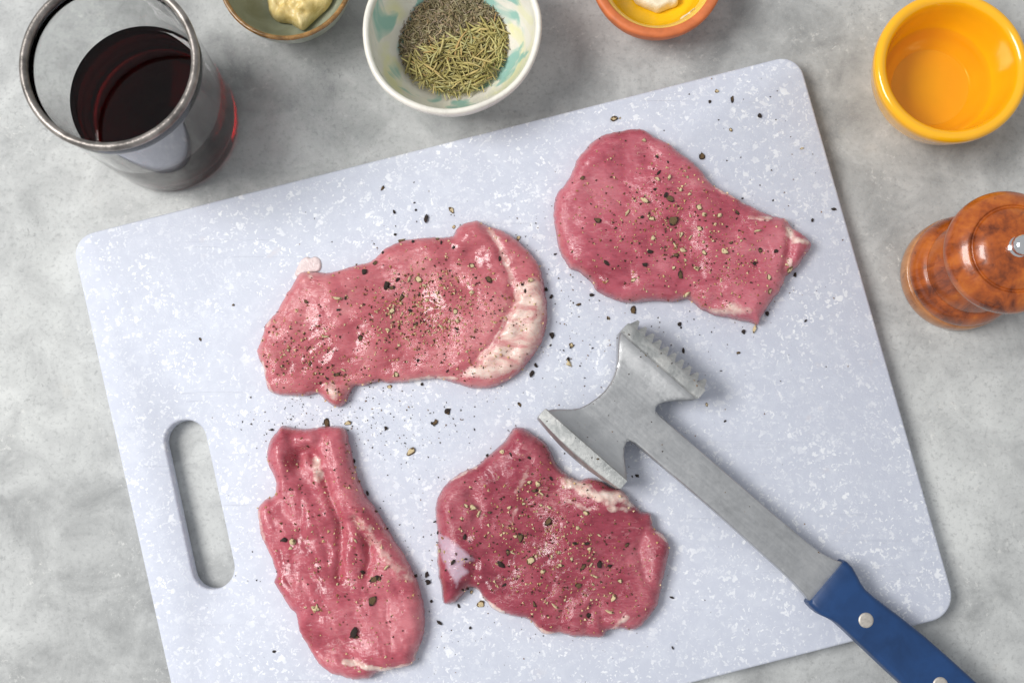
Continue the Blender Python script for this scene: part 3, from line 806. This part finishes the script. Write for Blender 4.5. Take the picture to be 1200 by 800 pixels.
wp = mm([(0, 8.85), (29, 9.45), (33.5, 11.4), (35.1, 16), (36.05, 44.5), (36.1, 48.3), (35.6, 47.4), (34.6, 47.0), (32, 46.9), (0, 46.9)])
V, F = lathe(wp, 128)
wine = fix(mesh_obj('red_wine', V, F, M_WINE, loc=(gc.x, gc.y, .0002)), 60)
tag(wine, 'dark red wine filling the lower half of the drinking glass', 'wine')

# ------------------------------------------------------------------ bowls
def rim_centre(px, py, z): return at(px, py, z)
# yellow bowl with broth
c = rim_centre(1114.5, 79, .040)
yb = mm(smooth_profile([(0, 1.5), (20, 1.2), (23, 0), (25, .6), (29.5, 8), (34.5, 20), (37.3, 32), (38.3, 37.5), (38.0, 41), (35.8, 42.6), (33.0, 41.2), (31.8, 37.5), (30.8, 30), (28.6, 20), (25.2, 12.5), (22.4, 9.2), (20.4, 7.4), (18, 7.0), (0, 7.0)], 4))
V, F = lathe(yb, 128)
o = fix(mesh_obj('yellow_bowl', V, F, M_YELLOW, loc=(c.x, c.y, .0002)), 70)
tag(o, 'glossy bright yellow ceramic bowl at the upper right corner', 'bowl')
bp = mm([(0, 4.0), (18, 4.0), (22, 5.5), (26, 11), (28.6, 17.2), (28.6, 18.3), (27.6, 18.3), (27.0, 17.9), (25, 17.7), (0, 17.7)])
V, F = lathe(bp, 96)
o = fix(mesh_obj('clear_broth', V, F, mat_broth('amber_broth', (1.0, .95, .58)), loc=(c.x, c.y, .0002)), 60)
tag(o, 'thin clear amber liquid in the bottom of the bright yellow bowl', 'broth')

# splashed herb bowl
c = rim_centre(529, 34, .045)
hx, hy = c.x, c.y
def wob(r, z, a):
    k = min(1.0, z / .045)
    return r * (1 + k * (.014 * math.sin(2 * a + .6) + .009 * math.sin(3 * a + 2.0) + .004 * math.sin(7 * a))), z + k * .0007 * math.sin(3 * a + 1)
herb = empty('herb_bowl', (hx, hy, .0002)); tag(herb, 'handmade white bowl splashed with teal and lime glaze, holding dried herbs', 'bowl')
outp = [(0, 1.8), (19, 1.6), (22, 0), (24, 1), (31, 9), (38, 22), (42.6, 36), (43.9, 42)]
inp = [(40.4, 42.5), (39.0, 37), (34.8, 26), (28.5, 15), (22, 8.5), (14, 6.2), (0, 6)]
V, F = lathe(mm(smooth_profile(outp, 4)) , 96, wob); fix(mesh_obj('bowl_wall', V, F, M_LIPWHITE, herb), 70)
V, F = lathe(mm(smooth_profile(inp, 4)), 96, wob); fix(mesh_obj('glazed_inside', V, [f for f in F], M_SPLASH, herb), 70)
lp = mm(smooth_profile([(43.9, 42), (44.2, 44.2), (43.6, 45.8), (42.4, 46.2), (41.1, 45.2), (40.4, 42.5)], 4))
V, F = lathe(lp, 96, wob); fix(mesh_obj('rim', V, F, M_LIPWHITE, herb), 80)
for o in herb.children:
    pass
def herb_z(x, y):
    r = math.hypot(x, y) / .0285
    return .0155 + .0042 * max(0.0, 1 - r * r) + .0012 * noise.noise((x * 90, y * 90, 3.3))
hcz = at(531, 46, .018); ox, oy = hcz.x - hx, hcz.y - hy
# needle: a bent sliver, three-sided
def needle_geo(L, w, bend, twist, n=6, seed=0):
    V, F = [], []
    for i in range(n + 1):
        t = i / n; x = (t - .5) * L; y = bend * L * (1 - (2 * t - 1) ** 2); ww = w * (.35 + .65 * math.sin(math.pi * min(1, max(0, .08 + t * .86))))
        z = .12 * bend * L * math.sin(3 * t + seed)
        for k in range(3):
            a = 2 * math.pi * k / 3 + twist * t
            V.append((x, y + ww / 2 * math.cos(a), z + ww / 2 * math.sin(a) * .75))
    for i in range(n):
        for k in range(3):
            j = (k + 1) % 3
            F.append((i * 3 + k, i * 3 + j, (i + 1) * 3 + j, (i + 1) * 3 + k))
    F.append((2, 1, 0)); F.append((n * 3, n * 3 + 1, n * 3 + 2))
    return V, F
needles = []
for i in range(8):
    V, F = needle_geo(random.uniform(.0085, .0145), random.uniform(.0011, .0017), random.uniform(-.13, .13), random.uniform(-1, 1), 6, i)
    me = bpy.data.meshes.new('rosemary_needle'); me.from_pydata(V, [], F); me.materials.append(M_ROSE); me.update()
    me.polygons.foreach_set('use_smooth', [True] * len(me.polygons)); needles.append(me)
l0, l1 = at(466, 72, .018), at(585, 24, .018)
def rosemary_side(x, y):           # the needles lie on the near side of this line, the crumbled thyme on the far side
    X, Y = x + hx, y + hy
    d = (l1.x - l0.x) * (Y - l0.y) - (l1.y - l0.y) * (X - l0.x)
    return d < (.0028 * noise.noise((X * 120, Y * 120, 0))) * (l1 - l0).length
def disc_pt(rad):
    r, a = rad * math.sqrt(random.random()), random.uniform(0, 2 * math.pi)
    return ox + r * math.cos(a), oy + r * math.sin(a)
RN = []
while len(RN) < 300:
    x, y = disc_pt(.0262)
    if not rosemary_side(x, y): continue
    RN.append((x, y))
for i, (x, y) in enumerate(RN):
    o = bpy.data.objects.new('rosemary_needle', needles[i % 8]); link(o)
    o.location = (hx + x, hy + y, herb_z(x - ox, y - oy) + .0008 + .0016 * (i / 300) + random.uniform(-.0004, .0006))
    rad = math.hypot(x - ox, y - oy) / .027
    o.rotation_euler = (random.uniform(-3, 3), random.gauss(0, .16), random.uniform(0, 6.28) if rad < .75 else math.atan2(y - oy, x - ox) + math.pi / 2 + random.gauss(0, .5))
    s = random.uniform(.75, 1.15); o.scale = (s, s, s)
    tag(o, 'dried yellow-green rosemary needle on the near half of the herb heap', 'herb leaf', 'rosemary needles in the splashed bowl')
def joined(name, items, mats, label, cat, kind='stuff', parent=None):
    V, F = [], []
    for (v, f, mtx) in items:
        b = len(V); V += [tuple(mtx @ Vector(q)) for q in v]; F += [tuple(i + b for i in ff) for ff in f]
    o = mesh_obj(name, V, F, mats, parent, smooth=False)
    return tag(o, label, cat, kind=kind)
TV = [needle_geo(.0034, .00075, .10, .5, 2, 1), needle_geo(.0026, .0009, -.06, .4, 2, 2), needle_geo(.0046, .00065, .08, .2, 2, 3)]
RV = [needle_geo(.011, .001, b_, .5, 4, 4) for b_ in (.1, -.1, .04)]
def place_m(x, y, dz, tiltk=.35):
    return Matrix.Translation((hx + x, hy + y, herb_z(x - ox, y - oy) + dz)) @ Matrix.Rotation(random.uniform(0, 6.28), 4, 'Z') @ Matrix.Rotation(random.gauss(0, tiltk), 4, 'Y') @ Matrix.Rotation(random.uniform(0, 6.28), 4, 'X')
items = []
for i in range(3600):
    x, y = disc_pt(.0282)
    if rosemary_side(x, y) and random.random() > .22: continue
    v, f = TV[i % 3]; items.append((v, f, place_m(x, y, random.uniform(-.0014, .0016))))
joined('crumbled_thyme', items, M_THYME, 'heap of crumbled grey-brown dried thyme on the far side of the splashed bowl', 'dried thyme')
items = []
for i in range(900):
    x, y = disc_pt(.0266)
    if not rosemary_side(x, y): continue
    v, f = RV[i % 3]; items.append((v, f, place_m(x, y, random.uniform(-.0022, .0006), .12)))
bedp = [(0, .0175), (.012, .0168), (.022, .0150), (.0272, .0125), (.0262, .008), (0, .0075)]
V, F = lathe(bedp, 48); items.append((V, F, Matrix.Translation((hx + ox, hy + oy, 0))))
joined('dried_rosemary', items, M_ROSE, 'heap of dried rosemary filling the near side of the splashed bowl', 'dried rosemary')

c = rim_centre(335, -30, .035); mx_, my_ = c.x, c.y
mb = empty('sage_bowl', (mx_, my_, .0002)); tag(mb, 'shallow sage green glazed bowl with brown rim, holding mustard', 'bowl')
V, F = lathe(mm(smooth_profile([(0, 1.6), (15, 1.5), (17.5, 0), (19.5, .8), (26, 9), (31.5, 21), (34.0, 33)], 4)), 96); fix(mesh_obj('bowl_wall', V, F, M_SAGE, mb), 70)
V, F = lathe(mm(smooth_profile([(31.9, 33.6), (29.8, 24), (25, 13), (18, 6.8), (9, 5.2), (0, 5)], 4)), 96); fix(mesh_obj('glazed_inside', V, F, M_SAGE, mb), 70)
V, F = lathe(mm(smooth_profile([(34.0, 33), (34.5, 34.6), (34.0, 35.8), (33.1, 36.0), (32.2, 35.2), (31.9, 33.6)], 3)), 96); fix(mesh_obj('rim', V, F, M_BROWNRIM, mb), 80)
def mat_mustard():
    M = Mat('mustard'); v = M.coords(); n = M.noise(v, 90.0, 5, .65, .6); s = M.noise(v, 900.0, 3, .6)
    c_ = M.ramp(n, [(.34, (.64, .46, .15)), (.5, (.77, .60, .26)), (.68, (.85, .71, .38))])
    c_ = M.mix(M.ramp(s, [(.66, 0.), (.76, .5)]), c_, (.38, .24, .06))
    M.set(Base_Color=c_, Roughness=.22, Subsurface_Weight=.2, Subsurface_Radius=(1, .7, .3), Subsurface_Scale=.002, Normal=M.bump(M.math('ADD', n, M.math('MULTIPLY', s, .3)), .0012, .7))
    return M.m
def bowl_floor(cx, cy, pts):
    rs, zs = [p[0] / 1000 for p in pts], [p[1] / 1000 for p in pts]
    return lambda x, y: float(np.interp(math.hypot(x - cx, y - cy), rs, zs))
o = blob('mustard', [(312, -60), (340, -72), (372, -60), (390, -30), (391, -8), (384, 6), (374, 14), (366, 22), (355, 34), (346, 29), (339, 24), (331, 23), (322, 21), (314, 12), (311, -5), (308, -30)], .014, .0006, .011, mat_mustard(), 3.3, .8, .006,
         bottom=bowl_floor(mx_, my_, [(0, 5), (9, 5.2), (18, 6.8), (25, 13), (29.8, 24)]))
tag(o, 'lumpy glossy yellow mustard in the sage green bowl', 'mustard')

# terracotta bowl
c = rim_centre(770, -31, .028); tx, ty = c.x, c.y
tb = empty('terracotta_bowl', (tx, ty, .0002)); tag(tb, 'terracotta dish with golden yellow glazed inside at the top edge', 'bowl')
V, F = lathe(mm(smooth_profile([(0, 1.2), (18, 1), (21, 0), (23, .8), (29, 10), (33, 21), (34.2, 27), (33.8, 29.3), (32, 30), (29.6, 29.2), (28.9, 27.6)], 4)), 96); fix(mesh_obj('bowl_wall', V, F, M_TERRA, tb), 70)
V, F = lathe(mm(smooth_profile([(28.9, 27.6), (27.9, 26.6), (25.6, 22.5)], 4)), 96); fix(mesh_obj('glaze_band', V, F, M_YBAND, tb), 70)
V, F = lathe(mm(smooth_profile([(25.6, 22.5), (24.2, 16), (20.5, 9.5), (14, 6.2), (0, 5.5)], 4)), 96); fix(mesh_obj('glazed_inside', V, F, M_YGLAZE, tb), 70)
fl = bowl_floor(tx, ty, [(0, 5.5), (14, 6.2), (20.5, 9.5), (24.2, 16), (25.6, 22.5)])
o = blob('butter_piece', [(738, -24), (765, -32), (794, -22), (796, -4), (794, 4), (785, 7), (780, 9), (772, 12), (764, 9), (752, 4), (744, -2)], .012, .0004, .0065, M_CREAM, 8.2, .45, .0022, bottom=fl)
tag(o, 'larger pale cream lump lying in the terracotta dish', 'butter')
o = blob('butter_piece', [(796, 24), (800, 21), (806, 19.5), (810, 19), (811, 21), (806, 24), (801, 27), (797, 27)], .012, .0004, .0022, M_CREAM, 5.2, .3, .001, st=.0005, bottom=fl)
tag(o, 'tiny cream flake near the rim inside the terracotta dish', 'butter')

# ------------------------------------------------------------------ pepper mill
c = at(1119, 323, 0)
mill = empty('pepper_mill', (c.x, c.y, .0002)); tag(mill, 'turned orange-brown wooden pepper mill with a round head', 'pepper mill')
V, F = lathe(mm([(0, 0), (27.5, 0), (28.8, .8), (29.2, 3), (29.2, 10), (28.6, 11.6), (27.6, 12.1), (0, 12.1)]), 96); fix(mesh_obj('base_ring', V, F, M_WOODL, mill), 40)
V, F = lathe(mm(smooth_profile([(27.2, 11.9), (27.0, 12.8), (28.2, 14.2), (28.4, 17), (27.4, 21), (25.4, 24.5), (23.6, 26), (23.0, 26.6), (23.2, 28), (22.0, 33), (19.6, 40), (18, 48), (18.5, 55), (20.5, 58.6), (20.5, 59.5)], 4)), 96); fix(mesh_obj('body', V, F, M_WOOD, mill), 50)
V, F = lathe(mm(smooth_profile([(0, 59.6), (19, 59.6), (23, 60.4), (26.6, 63), (28.7, 67.5), (28.4, 72.4), (25.6, 77), (21.8, 79.8), (20.6, 80.0), (20.0, 79.4), (19.3, 79.5), (18.5, 80.6), (15, 83), (9, 84.6), (0, 85)], 4)), 96); fix(mesh_obj('head', V, F, M_WOOD, mill), 50)
V, F = lathe(mm([(0, 84), (4.8, 84), (4.9, 84.8), (4.0, 85.4), (4.5, 87), (4.9, 88.6), (4.4, 90.4), (2.8, 91.8), (0, 92.3)]), 40); fix(mesh_obj('knob', V, F, M_CHROME, mill), 60)

# ------------------------------------------------------------------ pepper
SV, SF = [], []
for v, f in surfaces:
    b = len(SV); SV += v; SF += [tuple(i + b for i in q) for q in f]
bvh = BVHTree.FromPolygons(SV, SF)
def ico(seed, kind):
    b = bmesh.new(); bmesh.ops.create_icosphere(b, subdivisions=2, radius=.5)
    r_ = random.Random(seed); sx, sy, sz = r_.uniform(.85, 1.25), r_.uniform(.7, 1.0), r_.uniform(.5, .75)
    flat = kind == 'o'
    planes = [(Vector((r_.gauss(0, 1), r_.gauss(0, 1), r_.gauss(0, .6))).normalized(), r_.uniform(.12, .34)) for _ in range({'t': 5, 'd': 4, 'o': 2}[kind])]
    for v in b.verts:
        n = noise.noise(v.co * 2.4 + Vector((seed * 3.7, seed, 0))); m = noise.noise(v.co * 6 + Vector((seed, 0, seed * 2.2)))
        v.co *= 1 + .42 * n + .24 * m
        for pn, pd in planes:
            e_ = v.co.dot(pn) - pd
            if e_ > 0: v.co -= pn * e_ * .95
        v.co.x *= sx; v.co.y *= sy; v.co.z *= sz
        if flat and v.co.z > .12: v.co.z = .12 + .10 * m
    b.faces.ensure_lookup_table(); b.normal_update()
    for f in b.faces:
        c_ = f.calc_center_median(); m = noise.noise(c_ * 3.5 + Vector((seed * 1.3, 5, seed)))
        if kind == 't': f.material_index = 0 if (m > -.30 and c_.z > -.16) else 1
        elif kind == 'o': f.material_index = 0 if (c_.z > .07 and math.hypot(c_.x, c_.y) < .36 + .1 * m) else 1
        else: f.material_index = 0
    me = bpy.data.meshes.new('pepper_piece'); b.to_mesh(me); b.free()
    for m_ in {'d': [M_PD], 't': [M_PT, M_PO], 'o': [M_PT, M_PO] if seed % 2 else [M_PO, M_PD]}[kind]: me.materials.append(m_)
    me.polygons.foreach_set('use_smooth', [True] * len(me.polygons))
    return me
PM = {k: [ico(i + 10 * j, k) for i in range(8)] for j, k in enumerate('dto')}
ZA, ZB, ZC, ZD, ZM = (620, 130, 2.964), (280, 230, 3.), (280, 480, 2.5), (490, 480, 2.856), (600, 360, 3.3333)
Z3, Z2, Z4 = (800, 0, 3.), (400, 0, 3.), (0, 266, 3.)
GR = {
'B': (ZB, 'o575,157,14 d612,160,9 o697,150,9 d712,165,8 d756,178,9 d545,55,9 d617,22,6 d622,48,6 d658,78,14 o750,50,13 o755,108,9 d548,135,7 o480,235,10 d440,265,14 d507,198,9 d560,290,11 t597,290,10 o632,292,15 t655,315,10 d710,290,8 d520,312,18 o537,322,11 t348,358,14 d372,358,9 d350,398,9 o235,370,10 o572,360,13 d632,345,8 o537,402,12 d603,402,10 t522,470,12 t303,493,12 o428,498,13 o760,405,12 t770,440,14 d768,465,11 t818,337,12 o820,245,12 o878,293,15 d915,220,9 o985,148,12 t1022,300,14 d995,312,8 d1008,335,9 d1080,328,12 d1100,353,10 o1192,382,9 d1102,488,12 d1095,522,7 t1160,588,11 d1158,570,9 d1043,595,9 d1030,625,13 o1170,523,10 o553,625,12 o530,670,9 d643,662,9 d733,753,13 t660,365,9 t710,460,9 t740,440,8 t575,412,8 t535,425,7 t690,480,7 t800,545,8 t365,610,9 o250,590,8 o170,540,8 d310,640,7 o345,625,10 o620,450,10 t560,525,8 t585,500,7 d630,575,8 d733,615,8 d1112,205,7 t780,355,7 t700,340,7 t725,325,7 t300,465,6 d285,420,6'),
'A': (ZA, 'o295,27,14 d803,20,12 o700,67,7 o600,158,13 t948,132,7 d983,378,9 d1060,340,11 t395,104,11 d445,160,8 d482,178,6 o185,235,9 d450,215,10 t447,237,14 t487,233,11 d438,272,8 t547,230,7 t527,272,10 t403,312,16 d475,293,11 o492,306,16 t555,290,10 t343,355,12 o235,383,14 o425,378,15 d392,370,9 o502,378,19 o590,335,12 t608,358,12 t658,363,12 o720,353,11 o590,408,15 d685,403,7 t430,438,12 t527,433,13 t560,440,9 t507,466,10 t535,485,16 o510,502,11 d416,490,13 t678,490,14 o612,490,14 t795,418,11 o803,485,11 d857,485,11 d780,530,10 d265,528,14 d405,535,11 t577,547,14 t543,520,8 o503,543,10 o525,570,14 o363,587,10 t545,636,15 o833,578,12 o836,625,13 o903,550,15 d923,572,10 o362,693,15 d273,720,8 d216,640,11 d58,622,11 d77,648,8 d520,742,12 d745,768,12 t784,758,12 d826,703,12 d960,727,8 d80,778,12 d740,305,6 d847,312,5 d90,498,6 d150,490,5 t735,452,7 o700,460,8 t605,455,7 t590,430,7 t370,315,7 d350,265,5 t640,450,6 t560,365,7'),
'C': (ZC, 'd98,57,8 o258,38,12 o320,40,11 d133,380,13 t155,385,13 t228,580,13 o228,575,7 d338,650,19 o345,662,11 o390,555,15 o395,497,13 d362,475,9 t433,462,10 o505,123,14 d432,55,8 d375,243,9 d337,150,7 d515,485,9 d103,706,6 d550,483,9 d555,503,11 d585,623,10 o577,35,9 d435,348,5 t150,405,7 t290,510,6 t337,520,6 o412,495,8 t340,383,6 d565,38,6'),
'D': (ZD, 't283,140,10 d310,150,7 d230,153,7 d370,160,8 o372,240,11 t402,247,13 d443,228,9 o388,270,12 t412,280,10 o353,312,9 t305,327,9 t185,330,14 t203,350,11 o238,343,8 d155,427,12 d57,372,8 d68,412,7 t75,467,10 d117,510,11 d158,498,7 o437,373,15 t437,325,10 t413,318,8 t533,392,11 o562,345,12 t605,420,7 o345,430,16 t325,423,8 d565,445,11 t575,463,9 d525,445,8 o300,478,10 o378,505,16 d278,515,13 t415,540,12 t393,490,8 t472,478,8 o475,520,8 t450,490,7 t512,498,8 o553,525,10 t578,520,8 d607,520,17 d640,520,10 t592,558,11 o675,573,10 o535,588,12 t587,585,8 o387,648,11 t432,645,8 t458,655,12 t653,630,13 t640,675,12 t580,635,8 d568,687,13 d288,587,9 o210,650,14 d165,595,8 o180,610,9 d30,552,10 d35,578,8 d45,640,7 d68,710,8 d175,730,8 d135,655,7 d847,628,9 d850,795,8 o98,7,13 o55,42,10 d187,65,6 d733,220,8 o600,165,6 o697,452,9 d118,510,6 t310,475,7 t320,480,6 o160,322,9 t490,635,7 d150,600,8'),
'M': (ZM, 'd155,107,12 o235,150,11 d220,205,10 t222,218,13 d75,262,13 d92,227,10 o30,380,9 d652,70,11 d668,168,11 o905,97,8 d815,248,6 o760,380,8 d833,443,7 d490,657,8 d470,660,5 o883,178,8 o375,43,8 d315,160,5 o523,187,6 d660,80,6 d285,275,5'),
'3': (Z3, 'o122,320,12 d95,357,9 o173,347,12 d270,410,13 o168,457,7 o68,550,13'),
'2': (Z2, 'o145,665,10 o957,418,14 o980,417,5'),
'4': (Z4, 'o820,275,6 o705,395,7'),
}
# the piece's pale or dark look and what it lies on make up the label and the group
steak_of = {'A': (stA, 'round-ended rose steak'), 'B': (stB, 'fat-capped pale steak'), 'C': (stC, 'long narrow steak'), 'D': (stD, 'deep red steak')}
size_word = lambda px_: 'big ' if px_ >= 5.0 else ('tiny ' if px_ < 2.9 else '')
kind_word = {'d': 'black peppercorn bit', 't': 'cream-coloured peppercorn bit', 'o': 'olive-brown peppercorn half'}
kind_plural = {'d': 'black peppercorn bits', 't': 'cream-coloured peppercorn bits', 'o': 'olive-brown peppercorn halves'}
def zone(p):
    """on the board: which side of the nearest steak; on a steak: which part of it"""
    dx, dy = p.x, p.y
    v_ = 'upper' if dy > 0 else 'lower'
    h_ = 'right' if dx > 0 else 'left'
    return v_ + ' ' + h_
def describe(kd, px_, wh, p):
    head_ = size_word(px_) + kind_word[kd]
    if wh == 'mallet': return head_ + ' on the metal of the mallet', kind_plural[kd] + ' on the metal of the mallet'
    if wh == 'board':
        k_ = min(steak_of, key=lambda q: (steak_of[q][0].location - p).length)
        return head_ + ' on the board, off the ' + zone(p - steak_of[k_][0].location) + ' of the ' + steak_of[k_][1], kind_plural[kd] + ' lying on the board'
    d_ = p - steak_of[wh][0].location
    if math.hypot(d_.x, d_.y) < .014: return head_ + ' in the middle of the ' + steak_of[wh][1], kind_plural[kd] + ' on the ' + steak_of[wh][1]
    return head_ + ' on the ' + zone(d_) + ' part of the ' + steak_of[wh][1], kind_plural[kd] + ' on the ' + steak_of[wh][1]
# which surface a ray hit: remember the face ranges
ranges = []; fcount = 0
names_by_surface = ['board']
for rt in (stA, stB, stC, stD):
    for ch in rt.children:
        if ch.name.split('.')[0] in ('lean_meat', 'fat_rind', 'silver_skin'):
            names_by_surface.append({stA: 'A', stB: 'B', stC: 'C', stD: 'D'}[rt])
names_by_surface += ['mallet'] * len(mallet.children)
ends = []
for v, f in surfaces: fcount += len(f); ends.append(fcount)
def what(face_i):
    for nm, e in zip(names_by_surface, ends):
        if face_i < e: return nm
cnt = 0
for key, ((x0, y0, k), txt) in GR.items():
    for w in txt.split():
        kd = w[0]; X, Y, s = [float(q) for q in w[1:].split(',')]
        o_, d_ = ray(x0 + X / k, y0 + Y / k)
        p, nrm, fi, _ = bvh.ray_cast(o_, d_)
        if p is None: continue
        size = s / k * .00043 * (1.8 if kd == 't' else 1.6)
        o = bpy.data.objects.new('pepper_piece', PM[kd][(cnt * 5 + int(X)) % 8]); link(o); cnt += 1
        o.location = p + nrm * size * .17
        q = nrm.to_track_quat('Z', 'Y')
        o.rotation_mode = 'QUATERNION'
        o.rotation_quaternion = q @ Matrix.Rotation(random.uniform(0, 6.28), 3, 'Z').to_quaternion() @ Matrix.Rotation(random.gauss(0, .28), 3, 'X').to_quaternion()
        o.scale = (size * random.uniform(.95, 1.35), size * random.uniform(.8, 1.1), size)
        wh = what(fi)
        lb, gp_ = describe(kd, s / k, wh, p)
        tag(o, lb, 'peppercorn', gp_)
# fine ground pepper
tet = ([(.5, 0, -.2), (-.3, .42, -.2), (-.3, -.42, -.2), (.05, .05, .45), (0, 0, -.45)], [(0, 1, 3), (1, 2, 3), (2, 0, 3), (1, 0, 4), (2, 1, 4), (0, 2, 4)])
def dust(clusters, lo, hi, only=None):
    items = []
    for (cx, cy, sx, sy, n) in clusters:
        for _ in range(int(n * (2.6 if only == 'meat' else 1.4))):
            px, py = random.gauss(cx, sx), random.gauss(cy, sy)
            o_, d_ = ray(px, py); p, nrm, fi, _ = bvh.ray_cast(o_, d_)
            if p is None: continue
            wh = what(fi)
            if only == 'meat' and wh in ('board', 'mallet'): continue
            if only == 'board' and wh not in ('board', 'mallet'): continue
            s = lo + (hi - lo) * random.random() ** 2.4
            mtx = Matrix.Translation(p + nrm * s * .3) @ nrm.to_track_quat('Z', 'Y').to_matrix().to_4x4() @ Matrix.Rotation(random.uniform(0, 6.28), 4, 'Z') @ Matrix.Diagonal((s * random.uniform(.7, 1.3), s * random.uniform(.6, 1.), s * .7, 1))
            items.append((tet[0], tet[1], mtx))
    return items
it = dust([(512, 345, 35, 25, 330), (485, 378, 30, 22, 230), (345, 410, 30, 22, 160), (450, 380, 85, 45, 330), (395, 445, 28, 14, 90), (600, 360, 30, 50, 70), (545, 420, 40, 25, 70),
           (790, 255, 45, 40, 260), (800, 290, 80, 45, 240), (730, 230, 50, 60, 130), (860, 320, 40, 30, 110),
           (380, 620, 50, 60, 150), (430, 690, 45, 60, 150), (390, 560, 40, 40, 60),
           (650, 655, 55, 45, 330), (600, 620, 50, 40, 170), (640, 570, 40, 40, 120), (700, 690, 45, 30, 130)], .0004, .0019, 'meat')
joined('ground_pepper', it, M_DUST, 'fine ground pepper dusted over the four raw steaks', 'ground pepper')
it = dust([(440, 500, 60, 25, 170), (400, 480, 40, 18, 110), (490, 640, 25, 90, 100), (510, 280, 90, 25, 60), (650, 380, 40, 60, 90), (740, 390, 110, 25, 80), (880, 150, 60, 70, 50), (930, 260, 40, 50, 30), (620, 740, 90, 25, 60), (320, 490, 30, 12, 30),
           (800, 420, 80, 60, 40), (760, 540, 60, 40, 25), (560, 500, 80, 40, 60), (280, 620, 30, 90, 18), (850, 650, 120, 60, 12), (640, 300, 30, 40, 30)], .0003, .0013, 'board')
joined('scattered_pepper', it, M_DUSTD, 'fine dark pepper specks scattered on the board between the steaks', 'ground pepper')
for me in list(bpy.data.meshes):
    if me.users == 0: bpy.data.meshes.remove(me)
